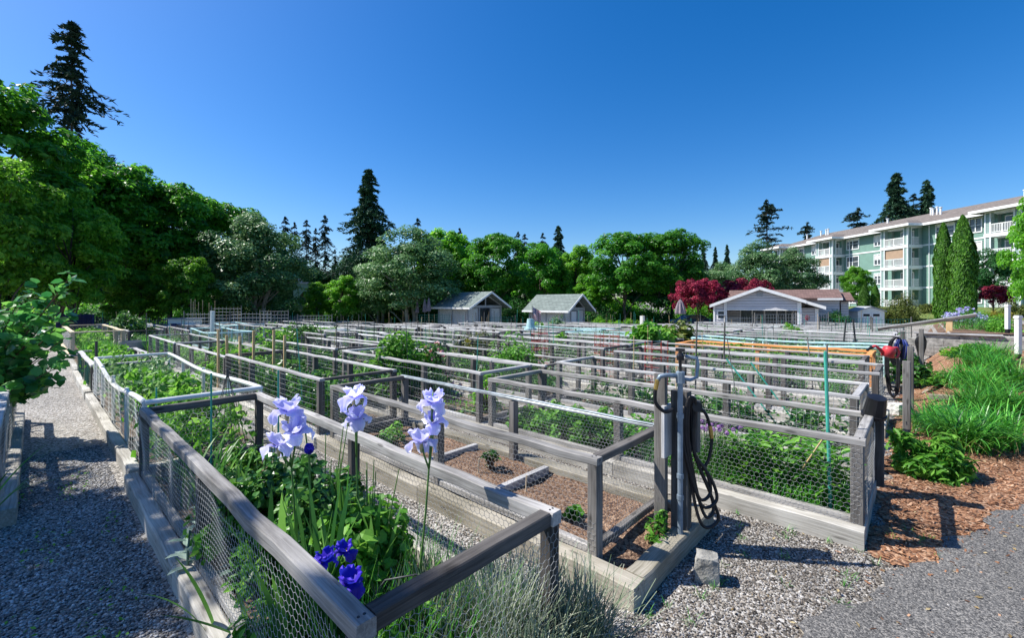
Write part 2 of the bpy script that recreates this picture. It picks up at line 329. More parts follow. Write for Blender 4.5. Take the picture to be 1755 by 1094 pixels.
M['lilac'] = leaf('lilac_flowers', (0.28, 0.26, 0.5), (0.45, 0.43, 0.68), (0.65, 0.62, 0.85), 0.2)
M['pink'] = leaf('pink_flowers', (0.55, 0.12, 0.16), (0.75, 0.35, 0.38), (0.85, 0.6, 0.58), 0.25)
M['whitefl'] = leaf('white_flowers', (0.6, 0.55, 0.5), (0.75, 0.72, 0.68), (0.85, 0.83, 0.8), 0.25)
M['yellow'] = plain('yellow_beard', (0.7, 0.5, 0.06), 0.6)
M['bud'] = plain('papery_sheath', (0.4, 0.36, 0.16), 0.8, 0.3, 20)
M['green_wall'] = siding('sage_siding', (0.17, 0.3, 0.245), 0.2, 0.68)
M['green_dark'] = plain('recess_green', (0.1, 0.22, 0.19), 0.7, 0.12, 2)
M['green_pale'] = siding('pale_column_siding', (0.25, 0.35, 0.32), 0.2, 0.72)
M['house_wall'] = siding('lilac_grey_siding', (0.56, 0.55, 0.57), 0.24, 0.42)
M['shed_wall'] = plain('shed_grey_board', (0.34, 0.36, 0.38), 0.7, 0.1, 4)
M['sage_wall'] = siding('small_sage_siding', (0.34, 0.4, 0.34), 0.16, 0.7)
M['roof_grey'] = shingle('grey_shingle', (0.15, 0.185, 0.17), (0.21, 0.25, 0.23))
M['roof_brown'] = shingle('brown_shingle', (0.15, 0.09, 0.075), (0.22, 0.135, 0.115))
M['roof_taupe'] = shingle('taupe_shingle', (0.16, 0.135, 0.115), (0.23, 0.195, 0.17))
M['glass'] = glass('window_glass', (0.06, 0.075, 0.085))
M['slate'] = plain('slate_grey_board', (0.1, 0.12, 0.15), 0.8)
M['dark'] = plain('dark_interior', (0.02, 0.02, 0.02), 0.8)
M['shade_cloth'] = plain('tan_blind', (0.36, 0.25, 0.17), 0.8, 0.08, 2)
M['tarp'] = plain('blue_tarp', (0.02, 0.035, 0.16), 0.45, 0.4, 5, 0, 0.3)
M['greyfence'] = wood('grey_fence_boards', (0.1, 0.1, 0.1), (0.22, 0.22, 0.22), (0.36, 0.36, 0.36))
M['bluecar'] = plain('blue_car_paint', (0.05, 0.1, 0.2), 0.25, 0.05, 1, 0.2, 0, 0.5)
M['tyre'] = plain('tyre_rubber', (0.02, 0.02, 0.02), 0.8)
M['umbrella'] = plain('faded_canvas', (0.24, 0.2, 0.22), 0.85, 0.15, 5)
M['cream'] = plain('cream_post', (0.74, 0.74, 0.7), 0.5, 0.05, 3)

# ------------------------------------------------------------------ foliage generators
def unit(a): return a/np.maximum(np.linalg.norm(a, axis=-1, keepdims=True), 1e-9)
def leaf_geo(rng, P, Nn, S, aspect=0.55, D=None, fold=0.15, oval=False):
    """leaves at P facing Nn with length S; returns V, faces, tint"""
    n = len(P); Nn = unit(Nn)
    if D is None:
        D = rng.normal(size=(n, 3)); D[:, 2] -= 0.35
    D = unit(D-Nn*np.sum(D*Nn, 1, keepdims=True)); W = np.cross(D, Nn); S = S[:, None]
    base, tip = P-D*S*0.5, P+D*S*0.5
    t = rng.random(n)
    if not oval:
        l = P+W*S*aspect*0.5+Nn*S*fold*0.5; r = P-W*S*aspect*0.5+Nn*S*fold*0.5
        V = np.stack([base, r, tip, l], 1).reshape(-1, 3); F = np.arange(4*n).reshape(n, 4)
        return V, [F], np.repeat(t, 4)
    m1, m2 = P-D*S*0.18, P+D*S*0.2
    tip = tip-Nn*S*fold*0.5
    wv = W*S*aspect*0.5
    l1, l2, r1, r2 = m1+wv+Nn*S*fold*.5, m2+wv*.86+Nn*S*fold*.4, m1-wv+Nn*S*fold*.5, m2-wv*.86+Nn*S*fold*.4
    V = np.stack([base, r1, r2, tip, l2, l1, m1, m2], 1).reshape(-1, 3); b = (np.arange(n)*8)[:, None]
    tri = np.concatenate([b+np.array([[0, 1, 6]]), b+np.array([[2, 3, 7]]), b+np.array([[0, 6, 5]]), b+np.array([[7, 3, 4]])])
    qd = np.concatenate([b+np.array([[1, 2, 7, 6]]), b+np.array([[6, 7, 4, 5]])])
    return V, [tri, qd], np.repeat(t, 8)
class LB:
    """collects leaf geometry"""
    def __init__(s): s.V = []; s.F = {}; s.T = []; s.n = 0
    def add(s, V, Fs, T):
        for f in Fs: s.F.setdefault(f.shape[1], []).append(f+s.n)
        s.V.append(V); s.T.append(T); s.n += len(V)
    def build(s, name, mat, parent=None, loc=None, smooth=False, rz=0):
        me = npmesh(name, np.concatenate(s.V), [np.concatenate(f) for f in s.F.values()], {'tint': np.concatenate(s.T)}, smooth)
        return link(name, me, mat, parent, loc, rz)
def rdir(rng, n): return unit(rng.normal(size=(n, 3)))
def ribbons(rng, base, az, length, width, lean, curl, nseg=5, taper=1.0, fold=0.0):
    """arching blades: arrays of base points, azimuth, length, width, start lean (rad from vertical), total extra bend"""
    n = len(base); ts = np.linspace(0, 1, nseg+1)
    out = np.stack([np.cos(az), np.sin(az), np.zeros(n)], 1); side = np.stack([-np.sin(az), np.cos(az), np.zeros(n)], 1)
    p = base.copy(); L, R = [], []
    for i, t in enumerate(ts):
        ang = lean+curl*t**1.4
        if i: p = p+(out*np.sin(ang)[:, None]+np.array([0, 0, 1])*np.cos(ang)[:, None])*(length/nseg)[:, None]
        wd = width*np.clip(0.62+0.9*t-1.5*t**2.2*taper, 0.03, 1)*0.5
        L.append(p+side*wd[:, None]); R.append(p-side*wd[:, None])
    V = np.stack([np.stack([a, b], 1) for a, b in zip(L, R)], 1).reshape(n, -1, 3)
    k = 2*(nseg+1); b = (np.arange(n)*k)[:, None]
    F = np.concatenate([b+np.array([[2*i, 2*i+1, 2*i+3, 2*i+2]]) for i in range(nseg)])
    return V.reshape(-1, 3), [F], np.repeat(rng.random(n), k)

def blob_points(rng, n, c, r, squash=0.8):
    d = rdir(rng, n); rad = (0.5+0.5*rng.random(n)**0.6)
    return np.asarray(c)+d*np.asarray(r)*rad[:, None]*np.array([1, 1, squash]), d
def broad_tree(name, seed, h, r, th, nleaf, ls, leafmat, barkmat, nclump=60, trunk_r=0.22, label=None, shape='round', loc=(0, 0, 0), lean=0.0, stems=1, csize=(0.2, 0.36), lowcut=-0.75):
    rng = np.random.default_rng(seed); rn = random.Random(seed)
    root = empty(name, loc)
    cz = th+(h-th)*0.5; az = (h-th)*0.5
    d = rdir(rng, nclump); d[:, 2] = np.where(d[:, 2] < lowcut, -d[:, 2], d[:, 2])
    rf = rng.uniform(0.4, 0.86, nclump)
    C = d*rf[:, None]*np.array([r, r, az])
    if shape == 'tall': C[:, :2] *= (1-0.45*np.clip(C[:, 2:]/az, 0, 1))
    if shape == 'flat': C[:, :2] *= 1.15; C[:, 2] *= 0.8
    C[:, 2] += cz
    rs = r*rng.uniform(csize[0], csize[1], nclump)
    wgt = rs**2/np.sum(rs**2); ci = rng.choice(nclump, nleaf, p=wgt)
    off = rdir(rng, nleaf); fl = rng.random(nleaf) < .6; off[fl, 2] = np.abs(off[fl, 2]); rad = 0.45+0.55*rng.random(nleaf)**0.5
    P = C[ci]+off*(rs[ci]*rad)[:, None]*np.array([1, 1, 0.75])
    Nn = off*0.7+unit(P-np.array([0, 0, cz]))*0.35+np.array([0, 0, 0.45])+rng.normal(size=(nleaf, 3))*0.4
    S = ls*rng.uniform(0.65, 1.3, nleaf)
    lb = LB(); V, F, T = leaf_geo(rng, P, Nn, S, 0.62, None, 0.2)
    ct = rng.random(nclump)[ci]; T = np.clip(T*0.6+np.repeat(ct, 4)*0.4, 0, 1)
    lb.add(V, F, T); lb.build('crown', leafmat, root)
    mb = MB()
    for sidx in range(stems):
        bx, by = (rn.uniform(-.5, .5), rn.uniform(-.5, .5)) if stems > 1 else (0, 0)
        top = Vector((bx*2+rn.uniform(-.3, .3)*r*.3, by*2+rn.uniform(-.3, .3)*r*.3, h*0.8)); pts = []
        for i in range(8):
            t = i/7; pts.append(Vector((bx, by, -0.3)).lerp(top, t)+Vector((rn.uniform(-1, 1), rn.uniform(-1, 1), 0))*0.03*h*t*(1-t)*2)
        mb.tube(pts, [trunk_r*(1.25 if i == 0 else 1.0)*(1-0.85*i/7) for i in range(8)], 9)
        for j in range(16 if stems == 1 else 8):
            c = Vector(C[rn.randrange(nclump)]); t = min(0.8, max(th*0.75/h, (c.z-0.25*h)/h)); k = t/0.8*7; i0 = min(6, int(k)); a = pts[i0].lerp(pts[i0+1], k-i0)
            mid = a.lerp(c, 0.5)+Vector((0, 0, 0.04*h)); mb.tube([a, mid, c], [trunk_r*0.42*(1-t*.5), trunk_r*0.24, trunk_r*0.05], 6)
    mb.build('trunk', barkmat, root, smooth=True)
    return root
def conifer(name, seed, h, r, z0, nbr, tufts, tl, mat, loc=(0, 0, 0), droop=0.35, trunk_r=0.25, power=0.8, rag=(0.55, 1.15), tw=0.3, up=0.0, K=3):
    rng = np.random.default_rng(seed); root = empty(name, loc)
    t = np.sort(rng.random(nbr))**0.85; z = z0+(h-z0)*t
    L = r*(1-t)**power*rng.uniform(rag[0], rag[1], nbr)+0.05*r
    gap = 0.75+0.25*np.sin(t*25+seed); L *= gap
    az = rng.random(nbr)*2*math.pi+t*40
    s = np.linspace(0.12, 1, tufts)[None, :]
    o = np.stack([np.cos(az), np.sin(az)], 1)
    rad = L[:, None]*s
    P = np.zeros((nbr, tufts, 3)); P[..., :2] = o[:, None, :]*rad[..., None]
    P[..., 2] = z[:, None]-droop*L[:, None]*s**1.7+up*rad+0.12*L[:, None]*np.sin(s*9+az[:, None])*0.3
    P = P.reshape(-1, 3); n = len(P)
    spread = (0.1*np.repeat(L, tufts)*np.tile(1.15-s[0], nbr)+0.05)[:, None]
    P = np.repeat(P, K, 0); spread = np.repeat(spread, K, 0)
    P = P+rng.normal(size=P.shape)*spread*np.array([1, 1, 0.5])
    od = np.repeat(np.repeat(np.concatenate([o, np.zeros((nbr, 1))], 1), tufts, 0), K, 0)
    D = od+rng.normal(size=P.shape)*0.7; D[:, 2] -= 0.45
    Nn = rng.normal(size=P.shape)*0.5+np.array([0, 0, 0.8])
    V, F, T = leaf_geo(rng, P, Nn, tl*rng.uniform(0.6, 1.3, len(P)), tw, D, 0.1)
    lb = LB(); lb.add(V, F, T); lb.build('crown', mat, root)
    mb = MB(); mb.tube([(0, 0, -0.4), (0.02*h*.2, 0, h*.4), (0, 0, h)], [trunk_r, trunk_r*.65, 0.03], 8)
    for i in range(0, nbr, max(1, nbr//70)):
        e = (o[i, 0]*L[i]*.9, o[i, 1]*L[i]*.9, z[i]-droop*L[i]*.8+up*L[i]*.9)
        mb.tube([(0, 0, z[i]), (e[0]*.5, e[1]*.5, z[i]-droop*L[i]*.25+up*L[i]*.45), e], [0.05, 0.035, 0.015], 4, cap=False)
    mb.build('trunk', M['bark'], root, smooth=True)
    return root
def shrub(name, seed, r, h, nleaf, ls, mat, loc, label, cat='shrub', group=None, aspect=0.5, nclump=26, oval=False, z0=0.0, rz=0, flower=None):
    """low bush: leaves on short stems through an uneven mound"""
    rng = np.random.default_rng(seed); root = empty(name, loc, label, cat, group, rz)
    d = rdir(rng, nclump); d[:, 2] = np.abs(d[:, 2]); C = d*rng.uniform(0.35, 0.82, nclump)[:, None]*np.array([r, r, h-z0]); C[:, 2] += z0
    rs = min(r, h)*rng.uniform(0.22, 0.4, nclump); ci = rng.integers(0, nclump, nleaf)
    off = rdir(rng, nleaf); P = C[ci]+off*(rs[ci]*(0.4+0.6*rng.random(nleaf)**.5))[:, None]; P[:, 2] = np.maximum(P[:, 2], 0.02)
    Nn = off*0.6+np.array([0, 0, 0.7])+rng.normal(size=P.shape)*0.45
    V, F, T = leaf_geo(rng, P, Nn, ls*rng.uniform(.6, 1.3, nleaf), aspect, None, 0.2, oval)
    lb = LB(); lb.add(V, F, T); lb.build('foliage', mat, root)
    mb = MB(); rn = random.Random(seed)
    for c in C[:18]:
        c = Vector(c); mb.tube([(c.x*.1, c.y*.1, -0.05), (c.x*.5, c.y*.5, c.z*.55), c], [0.012+0.012*h, 0.008+0.006*h, 0.004], 5, cap=False)
    mb.build('stems', M['twig'], root)
    if flower:
        n, fs, fm = flower; ci = rng.integers(0, nclump, n); off = rdir(rng, n); off[:, 2] = np.abs(off[:, 2]); Q = C[ci]+off*rs[ci][:, None]
        def bloom(Qs):
            lb = LB()
            for k in range(9):
                V, F, T = leaf_geo(rng, Qs+rng.normal(size=Qs.shape)*fs*.2, rng.normal(size=Qs.shape)+np.array([0, 0, .7]), np.full(len(Qs), fs*.7), 0.8, None, 0.3); lb.add(V, F, T)
            return lb
        if n > 100: bloom(Q).build('flowers', M[fm], root)['kind'] = 'stuff'
        else:
            f0 = bloom(np.zeros((1, 3))).build('flower', M[fm], root); f0.location = Q[0]
            for q in Q[1:]: f = f0.copy(); COL.objects.link(f); adopt(f, root); f.location = q; f.rotation_euler = (0, 0, rng.random()*6)
    return root

# ------------------------------------------------------------------ the setting: ground, path, mulch, asphalt, lawn
def axis(lo, hi, step, far):
    a = list(np.arange(lo, hi+1e-6, step)); s = step; x = a[-1]
    while x < far: s *= 1.3; x += s; a.append(x)
    s = step; x = a[0]; b = []
    while x > -far: s *= 1.3; x -= s; b.append(x)
    return np.array(b[::-1]+a)
def sheet(name, xs, ys, mat, lift=0.0, noise=0.0, kind='structure', keep=None):
    X, Y = np.meshgrid(xs, ys); Z = G(X, Y)+lift
    if noise: Z = Z+noise*(np.sin(X*3.1+Y*1.7)+np.sin(X*1.3-Y*4.3)+np.sin(X*7+1)*np.sin(Y*6.3))/3
    nx, ny = len(xs), len(ys); V = np.stack([X, Y, Z], -1).reshape(-1, 3)
    i = np.arange(nx-1)[None, :]+np.arange(ny-1)[:, None]*nx; F = np.stack([i, i+1, i+nx+1, i+nx], -1).reshape(-1, 4)
    if keep is not None:
        cen = V[F].mean(1); F = F[keep(cen[:, 0], cen[:, 1])]
    me = npmesh(name, V, [F], None, True); o = link(name, me, mat); o['kind'] = kind; return o
sheet('ground', axis(-14, 6, 0.25, 900), axis(-3, 24, 0.25, 900), M['gravel'])['label'] = 'grey pea gravel ground between the beds'
def mulch_edge(Y):     # where the bark gives way to the asphalt, in X
    return -0.5+(Y-3.2)*0.36+np.where(Y > 6.6, (Y-6.6)*1.1, 0)+0.05*np.sin(Y*7)+0.025*np.sin(Y*19)+0.012*np.sin(Y*47)
def strip(name, ys, lo, hi, nx, mat, lift, noise=0.0):
    """a sheet between two edges given as functions of Y"""
    T = np.linspace(0, 1, nx)[None, :]**1.5; Yg = np.repeat(ys[:, None], nx, 1); a, b = lo(ys)[:, None], hi(ys)[:, None]; Xg = a+(b-a)*T
    Z = G(Xg, Yg)+lift+noise*(np.sin(Xg*23+Yg*9)*np.sin(Yg*17-Xg*5)); n = len(ys)
    i = np.arange(nx-1)[None]+np.arange(n-1)[:, None]*nx; F = np.stack([i, i+1, i+nx+1, i+nx], -1).reshape(-1, 4)
    o = link(name, npmesh(name, np.stack([Xg, Yg, Z], -1).reshape(-1, 3), [F], None, True), mat); o['kind'] = 'structure'; return o
strip('mulch_path', np.arange(4.45, 19.72, 0.08), lambda Y: -0.3+0.06*np.sin(Y*5)-0.04*np.sin(Y*13)+np.clip(4.75-Y, 0, 1)*.3, lambda Y: np.minimum(mulch_edge(Y)+.12, 9.0), 90, M['mulch'], 0.012, 0.008)['label'] = 'orange bark mulch path'
strip('asphalt_path', np.arange(0.3, 11, 0.06), mulch_edge, lambda Y: Y*0+14.0, 90, M['asphalt'], 0.024, 0.0)['label'] = 'grey asphalt path'
sheet('planting_bank', np.arange(0.3, 14, 0.25), np.arange(19.95, 32, 0.25), M['soil_bark'], 0.012)['label'] = 'bark covered bank above the wall'
sheet('lawn', np.arange(-16, 30, 1.0), np.arange(48, 84, 1.0), M['lawn'], 0.02,
      keep=lambda X, Y: (CT*X+ST*Y > 35.5))['label'] = 'mown lawn below the apartment building'
sheet('grass', axis(-80, 0, 2.0, 800), axis(-10, 90, 2.0, 800), M['lawn'], 0.03,
      keep=lambda X, Y: (-ST*X+CT*Y > 43.0) & (CT*X+ST*Y < 33))['label'] = 'shaded grass under the trees behind the sheds'

ICO = None
def pebbles(name, rng, X, Y, size, mat, label, flat=0.55, lift=0.0):
    t = (1+5**.5)/2
    iv = unit(np.array([(-1, t, 0), (1, t, 0), (-1, -t, 0), (1, -t, 0), (0, -1, t), (0, 1, t), (0, -1, -t), (0, 1, -t), (t, 0, -1), (t, 0, 1), (-t, 0, -1), (-t, 0, 1)], float))
    fi = np.array([(0, 11, 5), (0, 5, 1), (0, 1, 7), (0, 7, 10), (0, 10, 11), (1, 5, 9), (5, 11, 4), (11, 10, 2), (10, 7, 6), (7, 1, 8), (3, 9, 4), (3, 4, 2), (3, 2, 6), (3, 6, 8), (3, 8, 9), (4, 9, 5), (2, 4, 11), (6, 2, 10), (8, 6, 7), (9, 8, 1)])
    n = len(X); s = size*rng.uniform(0.6, 1.5, n)
    ax = rng.uniform(0.7, 1.15, (n, 3)); ax[:, 2] *= flat
    v = iv[None]*ax[:, None, :]*s[:, None, None]*0.5
    a = rng.random(n)*6.28; ca, sa = np.cos(a)[:, None], np.sin(a)[:, None]; tl = rng.normal(size=n)*0.3; ct, st = np.cos(tl)[:, None], np.sin(tl)[:, None]
    x, y, z = v[..., 0], v[..., 1], v[..., 2]; y, z = y*ct-z*st, y*st+z*ct; x, y = x*ca-y*sa, x*sa+y*ca
    Z = G(X, Y)+lift
    V = np.stack([x+X[:, None], y+Y[:, None], z+(Z+s*flat*0.28)[:, None]], -1).reshape(-1, 3)
    F = (fi[None]+(np.arange(n)*12)[:, None, None]).reshape(-1, 3)
    o = link(name, npmesh(name, V, [F], {'tint': np.repeat(rng.random(n), 12)}, True), mat)
    return tag(o, label, 'gravel', kind='stuff')
rng = np.random.default_rng(11)
def scatter(rng, n, x0, x1, y0, y1): return rng.uniform(x0, x1, n), rng.uniform(y0, y1, n)
X, Y = scatter(rng, 36000, -8.5, -1.6, -0.3, 0.62); pebbles('loose_gravel', rng, X, Y, 0.0175, M['pebble'], 'loose rounded pebbles on the shaded path')
A = [scatter(rng, 26000, -1.35, 0.3, 2.0, 5.2), scatter(rng, 12000, -5.5, -1.4, 3.85, 4.6), scatter(rng, 6000, -6.0, -1.45, 2.0, 2.6)]
X = np.concatenate([a[0] for a in A]); Y = np.concatenate([a[1] for a in A]); k = X < np.minimum(mulch_edge(Y)+.16*rng.random(len(X))**2, 0.4); pebbles('loose_gravel', rng, X[k], Y[k], 0.0135, M['pebble_brown'], 'loose grey stones round the bed ends')
def chips(name, rng, X, Y, L, mat, label, lift=0.015):
    n = len(X); c = np.array([(-1, -1, -1), (1, -1, -1), (1, 1, -1), (-1, 1, -1), (-1, -1, 1), (1, -1, 1), (1, 1, 1), (-1, 1, 1)], float)
    s = np.stack([L*rng.uniform(.4, 1.4, n), L*.28*rng.uniform(.5, 1.5, n), np.full(n, 0.002)], 1)*.5
    v = c[None]*s[:, None]; a = rng.random(n)*6.28; tl = rng.normal(size=n)*.35; ca, sa, ct, st = np.cos(a)[:, None], np.sin(a)[:, None], np.cos(tl)[:, None], np.sin(tl)[:, None]
    x, y, z = v[..., 0], v[..., 1], v[..., 2]; x, z = x*ct-z*st, x*st+z*ct; x, y = x*ca-y*sa, x*sa+y*ca
    V = np.stack([x+X[:, None], y+Y[:, None], z+(G(X, Y)+lift)[:, None]+0.004], -1).reshape(-1, 3)
    q = np.array([(0, 3, 2, 1), (4, 5, 6, 7), (0, 1, 5, 4), (1, 2, 6, 5), (2, 3, 7, 6), (3, 0, 4, 7)]); F = (q[None]+(np.arange(n)*8)[:, None, None]).reshape(-1, 4)
    o = link(name, npmesh(name, V, [F], {'tint': np.repeat(rng.random(n), 8)}), mat); return tag(o, label, 'mulch', kind='stuff')
X, Y = scatter(rng, 19000, -0.75, 2.4, 3.9, 13); k = (X < mulch_edge(Y)+0.3*rng.random(len(X))**2) & (X > np.where(Y < 4.7, -.8+.7*rng.random(len(X))**.5, -.38+.15*rng.random(len(X)))) & ((Y > 4.6) | (rng.random(len(X)) < .45*(Y-3.9)/.7))
chips('bark_chips', rng, X[k], Y[k], 0.045, M['chip'], 'loose bark chips on the orange mulch path')

# ------------------------------------------------------------------ apartment building
FX, FY = c2w(57.5, 50); FYAW = math.atan2(0.658, -0.7526)
apt = empty('apartment_building', (FX, FY, 1.35), 'long sage green apartment block with white balconies and taupe shingle roof', 'building', rz=FYAW)
fh = 2.9; EV = 11.45
bays = [(-1.7, 1.6), (10.6, 14.5), (23.0, 26.4), (35.2, 38.5)]
b = MB(); b.box(-1.75, 39.5, -12, 0, -2.5, EV); b.build('wall', M['green_wall'], apt)
PJ = 2.2
for bi, (a, c) in enumerate(bays):
    m = MB()
    for (x0, x1) in ((a, a+0.55), (c-0.55, c)): m.box(x0, x1, PJ-0.5, PJ, -2.5, EV)
    m.box(c-0.012, c+0.002, 0.003, 0.5, -2.5, EV); m.box(a, a+0.14, 0.003, 0.45, -2.5, EV); m.build('bay_column', M['green_pale'], apt)
    t = MB()
    for (x0, x1) in ((a-0.03, a+0.1), (a+0.47, a+0.6), (c-0.6, c-0.47), (c-0.1, c+0.03)): t.box(x0, x1, PJ+0.003, PJ+0.06, -2.5, EV)
    t.box(a-0.06, a-0.003, PJ-0.12, PJ+0.06, -2.5, EV); t.box(a-0.06, a-0.003, PJ-0.6, PJ-0.48, -2.5, EV)
    t.build('corner_trim', M['trim'], apt)
    for f in range(4):
        z = f*fh
        s = MB(); s.box(a-0.08, c+0.08, 0.002, PJ+0.09, z-0.42, z+0.02); s.build('balcony_floor', M['trim'], apt)
        if f == 3: s = MB(); s.box(a-0.05, c+0.05, 0.002, PJ+0.05, EV-0.35, EV-0.02); s.build('bay_header', M['trim'], apt)
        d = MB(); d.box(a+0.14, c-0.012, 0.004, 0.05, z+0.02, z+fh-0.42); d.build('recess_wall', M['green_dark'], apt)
        r = MB(); r.box(a+0.6, c-0.6, PJ-0.06, PJ, z+1.02, z+1.1); r.box(a+0.6, c-0.6, PJ-0.05, PJ-0.01, z+0.12, z+0.18)
        x = a+0.7; r.box((a+c)/2-0.04, (a+c)/2+0.04, PJ-0.07, PJ+0.01, z+0.02, z+1.1)
        while x < c-0.6: r.box(x, x+0.05, PJ-0.05, PJ-0.015, z+0.18, z+1.02); x += 0.15
        for zz in (1.02, 0.12): r.box(a+0.02, a+0.07, 0.46, PJ-0.6, z+zz, z+zz+0.07)
        y = 0.55
        while y < PJ-0.62: r.box(a+0.02, a+0.06, y, y+0.05, z+0.19, z+1.02); y += 0.15
        r.build('balcony_railing', M['white'], apt)
        w_ = MB(); x0 = a+1.0; w_.box(x0, x0+1.9, 0.055, 0.12, z+0.03, z+2.15); ww = w_.build('balcony_door', M['trim'], apt)
        q = MB(); q.box(x0+0.1, x0+0.9, 0.122, 0.135, z+0.15, z+2.03); q.box(x0+1.0, x0+1.8, 0.122, 0.135, z+0.15, z+2.03); q.build('pane', M['glass'], ww)
    if bi in (1, 2):
        s = MB(); s.box(a+0.62, c-0.62, PJ-0.13, PJ-0.09, 2*fh+1.15, 2*fh+2.5); s.build('sun_blind', M['shade_cloth'], apt)
for (s0, wd) in ((3.6, 1.2), (6.6, 2.1), (16.6, 1.0), (20.4, 2.1), (28.6, 1.2), (31.8, 2.0)):
    for f in range(4):
        z = f*fh+0.75; m = MB(); hgt = 1.6 if wd > 1.1 else 1.45
        for bx in ((s0-.12, s0+wd+.12, z-.14, z), (s0-.12, s0+wd+.12, z+hgt, z+hgt+.14), (s0-.12, s0, z, z+hgt), (s0+wd, s0+wd+.12, z, z+hgt), (s0+wd/2-.05, s0+wd/2+.05, z, z+hgt)):
            m.box(bx[0], bx[1], 0.002, 0.09, bx[2], bx[3])
        m.box(s0, s0+wd/2-.05, 0.012, 0.06, z+hgt/2-.03, z+hgt/2+.03); m.box(s0+wd/2+.05, s0+wd, 0.012, 0.06, z+hgt/2-.03, z+hgt/2+.03)
        fr = m.build('window', M['trim'], apt); q = MB(); q.box(s0, s0+wd, 0.003, 0.01, z, z+hgt); q.build('pane', M['glass'], fr); bd_ = ((int(s0*7)+f*5) % 4)*.22*hgt
        if bd_ > 0: q = MB(); q.box(s0+.02, s0+wd-.02, 0.0105, 0.0115, z+hgt-bd_, z+hgt-.01); q.build('blind', M['cream'], fr)
t = MB()
for f in (1, 2, 3):
    pr = -1.75
    for (a, c) in bays: t.box(pr, a-0.09, 0.002, 0.05, f*fh-.2, f*fh); pr = c+0.09
t.build('belt_trim', M['trim'], apt)
t = MB()
for s in (2.4, 9.6, 15.6, 22.0, 27.4, 34.2): t.tube([(s, 0.09, -1), (s, 0.09, EV-0.2)], 0.06, 8)
t.build('downspout', M['trim'], apt)
R = MB(); e0, e1, f0, f1, rz_ = -2.75, 40.5, -13, 1.0, 2.5
v = [(e0, f1, EV), (e1, f1, EV), (e1, f0, EV), (e0, f0, EV), (e0+1.5, -6, EV+rz_), (e1-7, -6, EV+rz_)]
R.add(v, [(0, 4, 5, 1), (1, 5, 2), (2, 5, 4, 3), (3, 4, 0), (0, 1, 2, 3)])
k = rz_/7
for (a, c) in bays:
    a -= 0.9; c += 0.9; hw = (c-a)/2; m_ = (a+c)/2; yf = PJ+0.9; zb = EV+0.004
    vv = [(a, yf, zb), (c, yf, zb), (m_, yf-hw, zb+hw*k), (m_, 1-hw, zb+hw*k), (a, 1.0, zb), (c, 1.0, zb), (a, yf, zb-.12), (c, yf, zb-.12), (c, 0, zb-.12), (a, 0, zb-.12)]
    R.add(vv, [(0, 2, 1), (0, 4, 3, 2), (1, 2, 3, 5), (6, 7, 8, 9)])
roof = R.build('roof', M['roof_taupe'], apt)
fz = MB(); pr = e0
for (a, c) in bays:
    a -= 0.9; c += 0.9; yf = PJ+0.9
    fz.box(pr, a, f1+0.002, f1+0.1, EV-0.28, EV+0.03); fz.box(a, c, yf+0.002, yf+0.1, EV-0.28, EV+0.03); fz.box(a-.08, a-.002, f1+.1, yf+.1, EV-0.28, EV+0.03); fz.box(c+.002, c+.08, f1+.1, yf+.1, EV-.28, EV+.03); pr = c
fz.box(pr, e1, f1+0.002, f1+0.1, EV-0.28, EV+0.03); fz.build('gutter', M['white'], roof)
for (s, y, hh) in ((11.2, -3.6, .9), (12.0, -4.0, 1.0), (12.8, -4.3, .8), (13.5, -4.8, .9), (31, -4.2, 1.0), (31.7, -4.4, .9), (33, -4.5, .8), (2.5, -4.5, .8), (1, -4.6, .8), (20, -4.7, .6), (37, -5, .6)):
    m = MB(); zr = EV+(1-y)*k; m.tube([(s, y, zr-.3), (s, y, zr+hh)], 0.13, 8); m.tube([(s, y, zr+hh+.003), (s, y, zr+hh+0.12)], 0.2, 8); m.build('vent_pipe', M['trim'], roof)

# ------------------------------------------------------------------ community house with the wide gable
def gable_roof(mb, x0, x1, y0, y1, ze, rise, t=0.18):
    """ridge along y at the middle of x; eaves at x0, x1"""
    xm = (x0+x1)/2
    mb.prism([(x0, y0, ze), (xm, y0, ze+rise), (xm, y0, ze+rise+t), (x0, y0, ze+t)], (0, y1-y0, 0))
    mb.prism([(xm+.001, y0, ze+rise), (x1, y0, ze), (x1, y0, ze+t), (xm+.001, y0, ze+rise+t)], (0, y1-y0, 0))
CYAW = math.atan2(ST, CT)
hx, hy = UD(1302, 38.5)
ho = empty('community_house', (hx, hy, g(hx, hy)), 'low lilac grey house with wide white trimmed gable and brown shingle roof', 'house', rz=CYAW-math.radians(30))
def hz(v, d=38.5): return 2.0-(v-520)*d/755-ho.location.z
# local x runs along the front to the right, y into the house; the ridge of the front gable is at x = 0
XL, XR, XP = -3.05, 3.1, 4.6
zA, zL, zR = hz(495.5), hz(516), hz(516.5); zl2, zp = hz(524), hz(527)
wm = MB(); wm.prism([(-2.65, 0, hz(531)), (2.8, 0, hz(531)), (XR-.15, 0, zR-.05), (0, 0, zA-.1), (XL+.1, 0, zL-.08)], (0, 0.2, 0))
wm.prism([(-3.65, 0, -0.6), (-2.65, 0, -0.6), (-2.65, 0, hz(531)-.002), (-2.65, 0, zL-.12), (-3.65, 0, zl2-.06)], (0, 7, 0)); wm.box(2.8, XR, 0.002, 0.2, -0.6, hz(531)-.002); wm.box(XR+.002, XP-.25, 1.4, 7, -0.6, zp-.05)
wm.box(-2.64, XP-.3, 3.6, 3.8, -0.6, zR-.2); wm.build('wall', M['house_wall'], ho)
rf = MB(); T_ = .16
rf.prism([(-3.95, -.45, zl2-.12), (0, -.45, zA), (0, -.45, zA+T_), (-3.95, -.45, zl2+T_-.12)], (0, 9, 0))
rf.prism([(.001, -.45, zA), (XR+.25, -.45, zR-.12), (XR+.25, -.45, zR-.12+T_), (.001, -.45, zA+T_)], (0, 9, 0))
